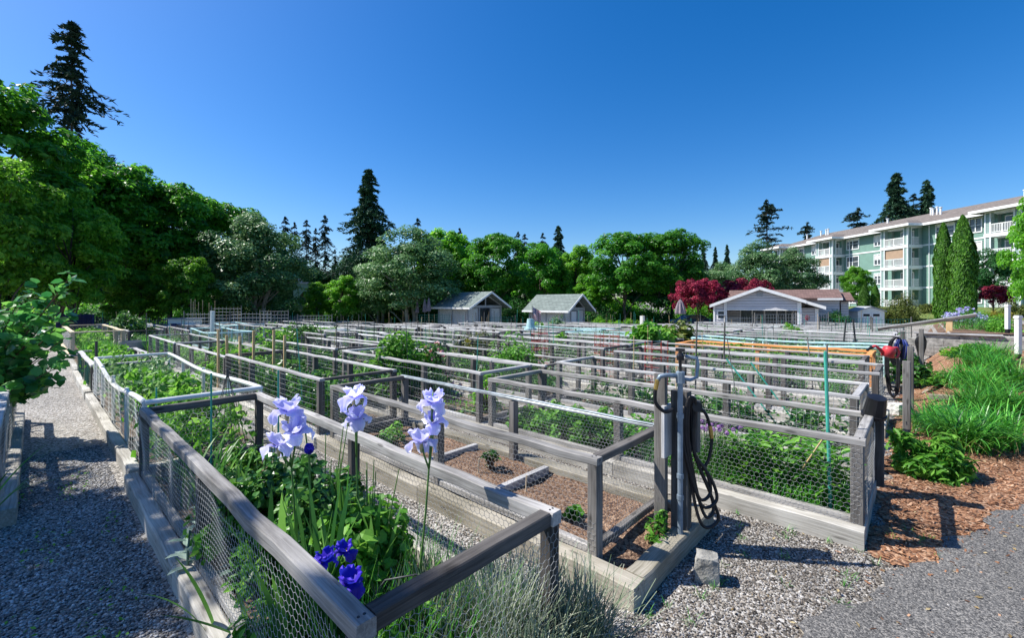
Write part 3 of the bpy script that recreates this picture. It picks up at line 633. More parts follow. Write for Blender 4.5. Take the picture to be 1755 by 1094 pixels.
rf.prism([(XR+.251, .8, zR-.12), (XP+.2, .8, zp-.1), (XP+.2, .8, zp-.1+T_), (XR+.251, .8, zR-.12+T_)], (0, 8, 0))
zr2, ze2 = zA+.12, hz(511, 41)
rf.prism([(-2.9, 5.2, ze2), (-2.9, 8.2, zr2), (-2.9, 11.2, ze2), (-2.9, 11.2, ze2-.15), (-2.9, 8.2, zr2-.15), (-2.9, 5.2, ze2-.15)], (9.4, 0, 0))
rf.prism([(6.52, 6.2, ze2-.2), (6.52, 8.9, zr2-.3), (6.52, 11.6, ze2-.2), (6.52, 11.6, ze2-.35), (6.52, 8.9, zr2-.45), (6.52, 6.2, ze2-.35)], (.95, 0, 0))
hroof = rf.build('roof', M['roof_brown'], ho)
fs = MB()
fs.prism([(-3.97, -.5, zl2-.2), (0, -.5, zA-.08), (0, -.5, zA+.19), (-3.97, -.5, zl2+.07)], (0, .047, 0))
fs.prism([(.001, -.5, zA-.08), (XR+.27, -.5, zR-.2), (XR+.27, -.5, zR+.07), (.001, -.5, zA+.19)], (0, .047, 0))
fs.prism([(XR+.28, .75, zR-.2), (XP+.22, .75, zp-.18), (XP+.22, .75, zp+.08), (XR+.28, .75, zR+.06)], (0, .047, 0))
fs.build('fascia', M['white'], hroof); gt_ = MB(); gt_.box(4.6, 6.48, 5.1, 5.197, ze2-.2, ze2-.02); gt_.build('gutter', M['white'], hroof)
tm = MB(); tm.box(-2.65, 2.8, -.03, -.002, hz(532.2), hz(530.2)); tm.box(-2.72, -2.58, -.04, -.031, -.6, hz(516.5)); tm.box(2.76, 3.05, -.05, -.031, -.6, zR-.1); tm.box(-3.7, -3.56, -.05, -.002, -.6, zl2-.1)
tm.box(XP-.5, XP-.26, 1.3, 1.398, -.6, zp-.1); tm.build('corner_trim', M['white'], ho)
bk = MB(); bk.box(-2.5, 6.2, 5.7, 10.8, -.6, ze2-.16); bk.prism([(6.201, 5.7, -.6), (6.201, 10.8, -.6), (6.201, 10.8, ze2-.16), (6.201, 8.2, zr2-.2), (6.201, 5.7, ze2-.16)], (.1, 0, 0)); bk.box(6.52, 7.0, 6.6, 11.2, -.6, ze2-.37); bk.prism([(7.001, 6.6, -.6), (7.001, 11.2, -.6), (7.001, 11.2, ze2-.37), (7.001, 8.9, zr2-.5), (7.001, 6.6, ze2-.37)], (.08, 0, 0)); bk.build('rear_wall', M['house_wall'], ho)
vt = MB(); vt.box(-.22, .22, -.06, -.002, hz(508.5), hz(500.5)); vt.build('gable_vent', M['shed_wall'], ho)
wn = MB(); wx0, wx1 = -3.3, -2.82; v0, v1 = hz(549), hz(532.5)
for bx in ((wx0, wx1, v1-.1, v1), (wx0, wx1, (v0+v1)/2-.04, (v0+v1)/2+.04), (wx0, wx1, v0, v0+.1), (wx0-.08, wx0-.001, v0, v1), (wx1+.001, wx1+.08, v0, v1)): wn.box(bx[0], bx[1], -.05, -.002, bx[2], bx[3])
wf = wn.build('window', M['white'], ho); q = MB(); q.box(wx0, wx1, -.012, -.003, v0+.1, v1-.1); q.build('pane', M['glass'], wf)
pw = MB()
for x in (-1.7, -.7, .3, 1.3, 2.0, 2.6): pw.box(x, x+.1, 3.5, 3.597, .1, hz(531))
pw.box(-1.6, 2.65, 3.52, 3.597, hz(532.5), hz(531.2)); pf = pw.build('porch_window', M['white'], ho); q = MB(); q.box(-1.6, 2.65, 3.57, 3.59, .1, hz(532.6)); q.build('pane', M['glass'], pf)
pp = MB(); pp.tube([(-2.75, -.12, 0), (-2.75, -.12, hz(518))], .06, 8); pp.build('downspout', M['white'], ho)

# ------------------------------------------------------------------ sheds with lattice walls
def lattice(mb, x0, x1, z0, z1, y, step=0.16, wd=0.045, t=0.012, axis='x'):
    W, Hh = x1-x0, z1-z0
    for sgn in (1, -1):
        n = int((W+Hh)/step)+1
        for i in range(n):
            o = i*step
            if sgn > 0: a0 = max(0, o-Hh); a1 = min(W, o); c0, c1 = o-a0, o-a1
            else: a0 = max(0, o-Hh); a1 = min(W, o); c0, c1 = Hh-(o-a0), Hh-(o-a1)
            if a1-a0 < 0.02: continue
            yy = y+(0.006 if sgn > 0 else -0.007)
            p, q = ((x0+a0, yy, z0+c0), (x0+a1, yy, z0+c1)) if axis == 'x' else ((yy, x0+a0, z0+c0), (yy, x0+a1, z0+c1))
            mb.beam(p, q, t, wd, (0, 0, 1), 0.002)
def garden_shed(u, d, L, Wd, ze, zr, label, yaw, door):
    X, Y = UD(u, d); r = empty('garden_shed', (X, Y, g(X, Y)), label, 'shed', rz=yaw)
    # local: x along the ridge, gable end at x = L towards +x; y = -Wd/2 is the long side facing the camera
    m = MB(); hw = Wd/2
    for (x, y) in ((0, -hw), (L, -hw), (0, hw), (L, hw), (L/2, -hw), (L, -hw*.35), (L, hw*.35)): m.box(x-.07, x+.07, y-.07, y+.07, -.3, ze)
    m.box(-.1, L+.1, -hw-.09, -hw-.072, ze-.22, ze-0.01); m.box(-.1, L+.1, hw+.072, hw+.09, ze-.22, ze-.01); m.box(L+.072, L+.1, -hw-.07, hw+.07, ze-.25, ze-.005)
    m.beam((L+.085, 0, ze), (L+.085, 0, zr-.12), .12, .1); m.beam((L+.05, -hw, ze+.02), (L+.05, 0, zr-.1), .1, .12); m.beam((L+.05, hw, ze+.02), (L+.05, 0, zr-.1), .1, .12)
    m.box(.05, L-.05, -hw+.02, -hw+.05, -.3, .45); m.box(0.02, .05, -hw+.12, hw, -.3, ze); m.box(.1, L, hw-.05, hw-.02, -.3, ze); m.box(L*.52, L*.55, -hw+.12, hw-.06, -.3, ze)
    m.build('wall', M['shed_wall'], r)
    lt = MB(); lattice(lt, .1, L-.1, .5, ze-.25, -hw-.0, .2, .06); lattice(lt, -hw+.12, -hw*.42, .35, ze-.3, L, .2, .06, axis='y'); lattice(lt, hw*.42, hw-.12, .35, ze-.3, L, .2, .06, axis='y'); lt.build('lattice', M['white'], r)
    rf = MB(); o = .55; s = (zr-ze)/hw; t = .12
    for sg in (-1, 1):
        rf.prism([(-.5, sg*(hw+o), ze-o*s), (-.5, 0.001*sg, zr), (-.5, .001*sg, zr+t), (-.5, sg*(hw+o), ze-o*s+t)], (L+1.5, 0, 0))
    ro = rf.build('roof', M['roof_grey'], r)
    fa = MB()
    for sg in (-1, 1): fa.prism([(L+1.004, sg*(hw+o), ze-o*s-.06), (L+1.004, .001*sg, zr-.06), (L+1.004, .001*sg, zr+t+.02), (L+1.004, sg*(hw+o), ze-o*s+t+.02)], (.04, 0, 0))
    fa.box(-.5, L+1, -hw-o-.08, -hw-o-.004, ze-o*s-.05, ze-o*s+t); fa.build('fascia', M['white'], ro)
    dk = MB(); dk.box(L*.5, L*.515, -hw+.15, hw-.1, 0, ze-.2); dk.box(.05, L-.12, -hw+.09, -hw+.11, .46, ze); dk.box(L-.14, L-.12, -hw+.13, -hw*.4, 0, ze-.3); dk.box(L-.14, L-.12, hw*.4, hw-.1, 0, ze-.3); dk.build('inner_board', M['slate'], r)
    if door:
        q = MB(); q.box(L-.1, L-.05, -hw*.2, hw*.3, 0, ze-.35); q.build('door', M['trim'], r); q = MB(); q.box(L-.1, L-.06, hw*.36, hw*.9, 0, ze*.75); q.build('panel', M['shed_wall'], r)
    return r
garden_shed(781, 46.5, 4.6, 4.3, 2.5, 3.72, 'grey shingled open shed with lattice walls and king post gable, left of the pair', math.radians(-2), False)
garden_shed(926, 44.5, 4.2, 3.1, 2.3, 3.45, 'grey shingled shed with pale door beyond the striped flag', math.radians(-2), True)
# small sage playhouse and green chimney tower far left
X, Y = UD(523, 52); r = empty('little_house', (X, Y, g(X, Y)), 'tiny sage gabled garden house under the dark trees', 'shed', rz=CYAW)
m = MB(); m.prism([(-1.5, 0, -.3), (1.5, 0, -.3), (1.5, 0, 2.1), (0, 0, 3.9), (-1.5, 0, 2.1)], (0, 3, 0)); m.build('wall', M['sage_wall'], r)
m = MB()
for sg in (-1, 1): m.prism([(sg*2.05, -.4, 1.5), (.002*sg, -.4, 3.98), (.002*sg, -.4, 4.12), (sg*2.05, -.4, 1.64)], (0, 3.8, 0))
m.build('roof', M['roof_taupe'], r); m = MB(); m.box(-.2, .2, -.04, -.003, 2.6, 3.1); m.build('window', M['white'], r)
m = MB(); m.box(-1.3, -1.15, -1.2, -1.05, 0, 1.7); m.box(1.15, 1.3, -1.2, -1.05, 0, 1.7); m.box(-1.4, 1.4, -1.25, -1.0, 1.7, 1.85); m.build('porch_frame', M['wood_pale'], r)
X, Y = UD(519, 57); t = empty('chimney_house', (X, Y, g(X, Y)), 'green sided house with a square chimney behind the tiny gabled house', 'house', rz=CYAW)
m = MB(); m.box(-.5, 9, 0, 5, -.3, 2.9); m.build('wall', M['green_wall'], t); m = MB(); m.box(-.9, .9, -.7, -.003, -.3, 5.2); ch = m.build('chimney', M['green_wall'], t); m = MB(); m.box(-1.0, 1.0, -.8, .1, 5.2, 5.4); m.box(-.35, .0, -.55, -.15, 5.4, 6.1); m.build('cap', M['shed_wall'], ch)
m = MB(); m.prism([(-1, -.6, 2.9), (-1, 2.5, 4.3), (-1, 5.6, 2.9)], (10.5, 0, 0)); m.build('roof', M['roof_taupe'], t)
# white tool shed with double doors
X, Y = UD(1493, 42); r = empty('tool_shed', (X, Y, g(X, Y)), 'small white resin tool shed with double doors on the slope', 'shed', rz=CYAW+math.radians(-8))
m = MB(); m.prism([(-1.15, 0, -.3), (1.15, 0, -.3), (1.15, 0, 1.65), (0, 0, 2.05), (-1.15, 0, 1.65)], (0, 1.8, 0)); m.build('wall', M['cream'], r)
m = MB()
for sg in (-1, 1): m.prism([(sg*1.3, -.12, 1.62), (.001*sg, -.12, 2.08), (.001*sg, -.12, 2.16), (sg*1.3, -.12, 1.7)], (0, 2.05, 0))
m.build('roof', M['shed_wall'], r)
for sg in (-1, 1):
    x0, x1 = (-.82, -.03) if sg < 0 else (.03, .82); m = MB(); m.box(x0, x1, -.04, -.003, 0, 1.55); d_ = m.build('door', M['white'], r)
    m = MB(); m.box(x0+.12, x1-.12, -.055, -.042, 1.2, 1.42); m.build('door_light', M['dark'], d_)
    m = MB()
    for xx in (x0+.1, (x0+x1)/2-.03, x1-.16): m.box(xx, xx+.06, -.06, -.042, .1, 1.1)
    m.build('rib', M['trim'], d_)

# ------------------------------------------------------------------ trees
def vz(v, d): return HC-(v-VH)*d/FPX
def plant_tree(proto, first, u, d, vtop, h0, label, cat='tree', group=None, wide=1.0, rz=0.0):
    """put a tree of proto height h0 so that its top stands at the height seen at row vtop"""
    X, Y = UD(u, d); z = g(X, Y); s = (vz(vtop, d)-z)/h0
    sc = (s*wide, s*wide, s)
    if first: proto.location = (X, Y, z); proto.scale = sc; proto.rotation_euler = (0, 0, rz); tag(proto, label, cat, group); return proto
    o = copy_tree(proto, (X, Y, z), rz, sc, None, label, group); o['category'] = cat; return o
maple = broad_tree('maple_tree', 1, 14, 5.5, 1.3, 23000, 0.36, M['maple'], M['bark'], 150, csize=(.11, .22))
maple_b = broad_tree('maple_tree', 2, 14, 5.5, 1.3, 23000, 0.36, M['bright'], M['bark'], 150, csize=(.11, .22))
birch = broad_tree('silver_tree', 3, 13, 5.4, 0.3, 26000, 0.26, M['silver'], M['bark_pale'], 150, shape='tall', stems=2, csize=(.12, .24), lowcut=-1)
big = broad_tree('bigleaf_maple', 4, 18, 5.6, 2.5, 21000, 0.42, M['maple'], M['bark'], 200, 0.3, csize=(.1, .21), lowcut=-1)
big_b = broad_tree('bigleaf_maple', 5, 15, 5.2, 0.8, 19000, 0.38, M['bright'], M['bark'], 180, 0.22, csize=(.1, .2), lowcut=-1)
dark = broad_tree('dark_tree', 6, 14, 5.0, 0.2, 15000, 0.42, M['deep'], M['bark'], 70, lowcut=-1)
L_ = 'leafy trees along the left edge of the garden'
plant_tree(big, 1, -10, 30, 108, 18, 'tallest broadleaf tree, at the far left edge in front of the tall spire fir', group=L_, wide=1.05)
plant_tree(big, 0, 105, 36, 205, 18, 'broad maple below the tall spire fir, second from the left edge', group=L_, rz=2, wide=.9)
plant_tree(maple, 1, 205, 39, 262, 14, 'maple with a visible pale forked trunk right of the spire fir', group=L_, wide=1.0)
plant_tree(maple, 0, 292, 41, 298, 14, 'dark maple whose top dips before the lumpy crowned maple', group=L_, rz=1.3, wide=.95)
plant_tree(maple, 0, 385, 46, 332, 14, 'lumpy crowned maple rising behind the silvery tree', group=L_, rz=2.6, wide=.95)
plant_tree(birch, 1, 440, 41, 352, 13, 'silvery grey leafed tree left of the thin firs', group='silvery trees', wide=1.15)
plant_tree(big_b, 1, 120, 29, 300, 15, 'bright sunlit tree with low hanging boughs above the gravel path', group=L_, wide=.85)
plant_tree(big_b, 0, 0, 25, 235, 15, 'bright tree with teal shaded leaves at the left picture edge', group=L_, rz=2.2, wide=.8)
plant_tree(maple_b, 1, 322, 35, 432, 14, 'small bright tree in front of the dark maple trunks', group=L_, wide=.9)
plant_tree(maple_b, 0, 235, 35, 455, 14, 'small bright undergrowth tree beside the pale trunk', group=L_, rz=1, wide=1.2)
plant_tree(birch, 0, 705, 47, 378, 13, 'silvery green spreading tree right of the big fir', group='silvery trees', rz=1, wide=1.3)
plant_tree(birch, 0, 655, 50, 425, 13, 'lower silvery tree leaning against the big fir', group='silvery trees', rz=3, wide=1.2)
plant_tree(maple_b, 0, 765, 54, 385, 14, 'yellow green tree directly behind the left shed roof', group='round trees behind the sheds', rz=2)
plant_tree(maple, 0, 848, 51, 390, 14, 'round dark maple between the two shed roofs', group='round trees behind the sheds', rz=.5, wide=1.05)
plant_tree(maple, 0, 925, 56, 408, 14, 'maple behind the right shed roof with firs peeping over it', group='round trees behind the sheds', rz=3.4)
plant_tree(maple_b, 0, 990, 55, 414, 14, 'narrow green tree between the right shed and the double maple', group='round trees behind the sheds', rz=4, wide=.8)
plant_tree(maple, 0, 1072, 50, 386, 14, 'left half of the great domed pair of maples', group='round trees behind the sheds', rz=1.8, wide=1.05)
plant_tree(maple, 0, 1150, 51, 384, 14, 'right half of the great domed pair of maples beside the red tree', group='round trees behind the sheds', rz=5, wide=1.05)
plant_tree(maple_b, 0, 1010, 52, 478, 14, 'small bright tree above the clipped hedge', group='round trees behind the sheds', rz=5.5, wide=1.3)
plant_tree(maple_b, 0, 545, 49, 480, 14, 'small yellow green tree beside the green chimney', group='small trees below the thin firs', rz=3.3, wide=1.0)
plant_tree(maple_b, 0, 590, 48, 468, 14, 'small green tree at the foot of the big fir', group='small trees below the thin firs', rz=4.4, wide=1.0)
plant_tree(birch, 0, 1232, 72, 443, 13, 'pale silvery tree in front of the three far firs', group='silvery trees', rz=2.2, wide=1.3)
plant_tree(birch, 0, 1300, 56, 402, 13, 'silver green tree at the far end of the apartment block', group='silvery trees', rz=4, wide=.95)
plant_tree(birch, 0, 1363, 56, 415, 13, 'white flecked tree hiding the far apartment bays', group='silvery trees', rz=5.2, wide=.95)
plant_tree(maple_b, 0, 1469, 55, 452, 14, 'small bright tree against the apartment wall above the twin columns', rz=.4, group='trees by the apartments', wide=.85)
plant_tree(maple_b, 0, 1790, 27, 318, 14, 'bright leafy bough at the right picture edge over the balconies', rz=1.7, group='trees by the apartments', wide=.55)
plant_tree(dark, 1, 1703, 45, 420, 14, 'dark green small tree over the right red maple', group='trees by the apartments', wide=.75)
red = broad_tree('red_maple', 9, 6, 3.3, 0.5, 11000, 0.22, M['redleaf'], M['bark'], 110, .12, shape='flat', csize=(.1, .2))
plant_tree(red, 1, 1196, 44, 462, 6, 'largest dark red maple at the end of the community house', group='red leafed maples', wide=.8)
plant_tree(red, 0, 1276, 50, 462, 6, 'smaller red maple showing over the brown roof ridge', group='red leafed maples', rz=2, wide=.85)
plant_tree(red, 0, 1703, 40, 480, 6, 'red maple shrub below the right balconies', group='red leafed maples', rz=4, wide=.85)
# the dark wood beyond
k = 0
for i in range(26):
    u = -120+i*56+((i*37) % 17); d = 62+((i*29) % 14)
    if 1180 < u: continue
    vt = 420+((i*53) % 40)-(60 if u < 330 else 0)
    plant_tree(dark, 0, u, d, vt, 14, 'dark tree of the wood closing the view behind the garden trees', group='trees of the dark wood behind', rz=i*1.1, wide=1.25)
under = [shrub('undergrowth_bush', 500+i, 2.4, 3.2, 3800, .24, M[mm], (0, 0, 0), 'bush of the undergrowth between the tree trunks', 'bush', 'undergrowth below the trees', nclump=40) for i, mm in enumerate(('deep', 'maple', 'bright'))]
uu = [False]*3
for i in range(44):
    u = -60+i*30+((i*13) % 11); d = 50+((i*7) % 9)
    if u > 1260: continue
    if 500 < u < 560 or 740 < u < 1000: d += 7
    if u < 480: d = 41+((i*7) % 8)
    j = (i*5+i//3) % 3; X, Y = UD(u, d); s_ = .75+((i*17) % 10)*.06
    if not uu[j]: o = under[j]; uu[j] = True; o.location = (X, Y, g(X, Y)); o.scale = (s_,)*3
    else: copy_tree(under[j], (X, Y, g(X, Y)), i*1.3, (s_*1.15, s_*1.15, s_))
# conifers
fir = conifer('tall_fir', 21, 30, 9.0, 5, 190, 17, 0.75, M['needle'], droop=.38, power=.75, rag=(.3, 1.2), tw=.3, K=2)
cedar = conifer('dense_fir', 22, 20, 10.0, 0.5, 380, 17, 0.62, M['needle2'], droop=.33, power=1.0, rag=(.6, 1.1), tw=.32)
thin = conifer('thin_fir', 23, 20, 4.8, 3, 110, 12, 0.6, M['needle'], droop=.35, power=.55, rag=(.45, 1.15), tw=.28)
pine = conifer('sparse_pine', 24, 20, 6.0, 5, 90, 12, 0.75, M['needle'], droop=.12, power=.5, rag=(.35, 1.2), tw=.3, up=.1)
plant_tree(fir, 1, 122, 52, 40, 30, 'tall dark spire fir rising over the left trees', 'conifer', rz=2.4)
plant_tree(cedar, 1, 632, 56, 292, 20, 'big dense dark fir left of centre', 'conifer')
for i, (u, vt, d, lab) in enumerate([(489, 372, 72, 'thin fir nearest the silvery tree'), (505, 382, 78, 'second thin fir from the left with a broken top'), (525, 378, 74, 'thin fir in the middle of the row behind the chimney'), (541, 392, 77, 'short thin fir in the row behind the chimney'), (557, 370, 73, 'straight thin fir at the right end of the row, tallest there'), (574, 428, 80, 'low thin fir beside the big dense fir')]):
    plant_tree(thin, i == 0, u, d, vt, 20, lab, 'conifer', 'row of thin firs', wide=.75, rz=i*1.7)
for i, (u, vt, d, lab) in enumerate([(716, 375, 85, 'fir tip behind the silvery tree top'), (788, 392, 85, 'fir tip over the left shed'), (888, 398, 86, 'left of the two fir tips over the dark maple'), (899, 402, 88, 'right of the two fir tips over the dark maple'), (930, 400, 86, 'slim fir tip over the right shed'), (957, 388, 84, 'broad fir tip over the right shed')]):
    plant_tree(cedar if i == 5 else thin, 0, u, d, vt, 20, lab, 'conifer', 'fir tips over the maples', rz=i, wide=.8)
for i, (u, vt, lab) in enumerate([(1206, 420, 'left of the three pointed far firs by the dome'), (1226, 424, 'middle one of the three pointed far firs'), (1246, 420, 'right of the three pointed far firs')]):
    plant_tree(cedar, 0, u, 88, vt, 20, lab, 'conifer', 'three pointed far firs', rz=i*2.1, wide=.55)
plant_tree(pine, 1, 1314, 92, 342, 20, 'ragged pine at the far roof end of the apartments', 'conifer', 'pines over the apartment roof', wide=.95)
plant_tree(pine, 0, 1383, 105, 380, 20, 'small round topped pine over the roof ridge', 'conifer', 'pines over the apartment roof', rz=1, wide=.75)
plant_tree(pine, 0, 1469, 100, 355, 20, 'flat topped pine over the roof vents', 'conifer', 'pines over the apartment roof', rz=2.3, wide=.9)
plant_tree(cedar, 0, 1536, 92, 298, 20, 'tallest of the trees behind the apartment roof', 'conifer', 'pines over the apartment roof', rz=.8, wide=.9)
plant_tree(thin, 0, 1566, 94, 333, 20, 'short fir between the two tall ones over the roof', 'conifer', 'pines over the apartment roof', rz=2, wide=.9)
plant_tree(cedar, 0, 1588, 93, 310, 20, 'second tallest fir over the apartment roof vents', 'conifer', 'pines over the apartment roof', rz=3, wide=.72)
# shade trees whose shadow lies on the path
tS = broad_tree('shade_tree', 31, 9.2, 1.9, 3.2, 5200, 0.2, M['maple'], M['bark'], 40, .12, loc=(-9.9, -3.76, 0)); tag(tS, 'young tree left of the path whose shade falls on the gravel', 'tree')
tS = broad_tree('shade_tree', 32, 12.6, 1.35, 5.0, 6500, 0.22, M['maple'], M['bark'], 46, .14, loc=(-8.15, -4.4, 0), shape='tall'); tag(tS, 'taller tree left of the path shading the nearest bed corner', 'tree')

# columnar cypresses
def column_tree(seed, h, r, n):
    rng = np.random.default_rng(seed); root = empty('column_cypress', (0, 0, 0)); z = h*rng.random(n)**.9; t = z/h
    rr = r*np.minimum(1, 1.8*(1-t)**.6)*np.clip(.75+t*3, 0, 1); az = rng.random(n)*6.283
    rr = rr*(.86+.14*np.sin(az*5+z*2.2)*np.sin(z*3.1+az))*(.78+.24*rng.random(n)**.5)
    P = np.stack([rr*np.cos(az), rr*np.sin(az), z+.05], 1); Nn = np.stack([np.cos(az), np.sin(az), .3+0*z], 1)+rng.normal(size=P.shape)*.4
    D = np.stack([np.cos(az)*.25, np.sin(az)*.25, 1+0*z], 1)+rng.normal(size=P.shape)*.3
    V, F, T = leaf_geo(rng, P, Nn, .26*rng.uniform(.6, 1.3, n), .5, D); lb = LB(); lb.add(V, F, T); lb.build('crown', M['cypress'], root)
    m = MB(); m.tube([(0, 0, -.3), (0, 0, h*.9)], [.16, .03], 7); m.build('trunk', M['bark'], root); return root
cy = column_tree(41, 9, 1.15, 15000)
plant_tree(cy, 1, 1617, 41, 383, 9, 'left and shorter of the two big columnar cypresses', 'cypress', 'columnar cypresses', wide=.68)
plant_tree(cy, 0, 1650, 39, 371, 9, 'right and taller of the two big columnar cypresses', 'cypress', 'columnar cypresses', rz=2, wide=.85)
plant_tree(cy, 0, 1481, 50, 488, 9, 'left of the two small columnar cypresses by the house', 'cypress', 'columnar cypresses', rz=1, wide=1.25)
plant_tree(cy, 0, 1500, 50, 488, 9, 'right of the two small columnar cypresses, above the tool shed', 'cypress', 'columnar cypresses', rz=3, wide=1.05)
def at(u, d, dz=0):
    X, Y = UD(u, d); return (X, Y, g(X, Y)+dz)
shrub('round_shrub', 51, 2.2, 3.6, 9000, .18, M['olive'], at(1543, 43, -.2), 'big rounded olive shrub between the tool shed and the cypresses', nclump=60)
shrub('house_shrub', 52, 1.35, 2.1, 4500, .14, M['deep'], at(1431, 40), 'clipped round topped shrub at the corner of the community house', nclump=40, z0=.7)
shrub('corner_shrub', 53, .9, 1.5, 2600, .14, M['olive'], at(1590, 46), 'pale flowering shrub at the right of the olive shrub')
shrub('corner_shrub', 54, 1.1, 1.4, 3000, .12, M['gold'], at(1711, 36, 0), 'golden shrub in front of the right red maple')
shrub('corner_shrub', 55, 1.0, 2.0, 3000, .14, M['olive'], at(1738, 37, 0), 'yellow green shrub behind the far white post')
shrub('corner_shrub', 56, .5, 1.1, 1500, .1, M['deep'], at(1257, 37, 0), 'small dark conifer shaped shrub at the porch window')
for i, u in enumerate((1028, 1052, 1076, 1100)):
    shrub('hedge_shrub', 60+i, 1.15, 1.15, 3000, .14, M['bright'], at(u, 46.5), ['leftmost clipped hedge shrub beside the right shed', 'second clipped hedge shrub from the shed', 'third clipped hedge shrub from the shed', 'last clipped hedge shrub, by the maple trunks'][i], 'hedge', 'clipped hedge by the sheds')

# ------------------------------------------------------------------ wire netting
def prism_edges(A, B, r):
    d = unit(B-A); ref = np.where(np.abs(d[:, 1:2]) < .9, np.array([[0, 1., 0]]), np.array([[1., 0, 0]])); u = unit(np.cross(d, ref)); v = np.cross(d, u)
    n = len(A); k = [(math.cos(a), math.sin(a)) for a in (0, 2.094, 4.189)]
    V = np.concatenate([np.stack([A+r*(c*u+s*v) for c, s in k], 1), np.stack([B+r*(c*u+s*v) for c, s in k], 1)], 1).reshape(-1, 3)
    F = np.concatenate([(np.arange(n)*6)[:, None]+np.array([[i, (i+1) % 3, 3+(i+1) % 3, 3+i]]) for i in range(3)])
    return V, F
def net2d(L, Hh, kind, cell):
    if kind == 'hex':
        R = cell/math.sqrt(3); j = np.arange(-1, int(Hh/(1.5*R))+2); i = np.arange(-1, int(L/cell)+2); I, J = np.meshgrid(i, j)
        c = np.stack([I*cell+(J % 2)*cell/2, J*1.5*R], -1).reshape(-1, 2)
        p = [c+R*np.array([math.cos(math.radians(a)), math.sin(math.radians(a))]) for a in (90, 30, -30, 150)]
        A = np.concatenate([p[1], p[0], p[3]]); B = np.concatenate([p[2], p[1], p[0]])
    else:
        cx, cz = cell; xs = np.arange(0, L+1e-6, cx); zs = np.arange(0, Hh+1e-6, cz); A, B = [], []
        sx_ = np.linspace(0, L, max(2, int(L/.5))); 
        for z in zs: A += [(a, z) for a in sx_[:-1]]; B += [(b_, z) for b_ in sx_[1:]]
        for x in xs: A += [(x, 0), (x, Hh/2)]; B += [(x, Hh/2), (x, Hh)]
        A, B = np.array(A), np.array(B)
    ok = (A.min(1) > -1e-6) & (B.min(1) > -1e-6) & (A[:, 0] < L+1e-6) & (B[:, 0] < L+1e-6) & (A[:, 1] < Hh+1e-6) & (B[:, 1] < Hh+1e-6)
    return A[ok], B[ok]
def netting(panels, kind, cell, r, mat, parent, z0, sag=0.012, seed=0, name='wire_netting'):
    """panels: (p, q, height) upright netting from ground point p to q"""
    Vs, Fs, n = [], [], 0
    for pi, (p, q, Hh) in enumerate(panels):
        p, q = np.array(p, float), np.array(q, float); L = np.linalg.norm(q-p); d = (q-p)/L; nn = np.array([-d[1], d[0]])
        A, B = net2d(L, Hh, kind, cell)
        def to3(a):
            off = sag*(np.sin(a[:, 0]*3.1+pi+seed)*np.sin(a[:, 1]*7+a[:, 0])+.5*np.sin(a[:, 0]*9+seed))
            xy = p+a[:, :1]*d+off[:, None]*nn; dz = .006*np.sin(a[:, 0]*5+seed)
            return np.concatenate([xy, (z0+a[:, 1]+dz)[:, None]], 1)
        V, F = prism_edges(to3(A), to3(B), r); Vs.append(V); Fs.append(F+n); n += len(V)
    return link(name, npmesh(name, np.concatenate(Vs), [np.concatenate(Fs)], None, True), mat, parent)

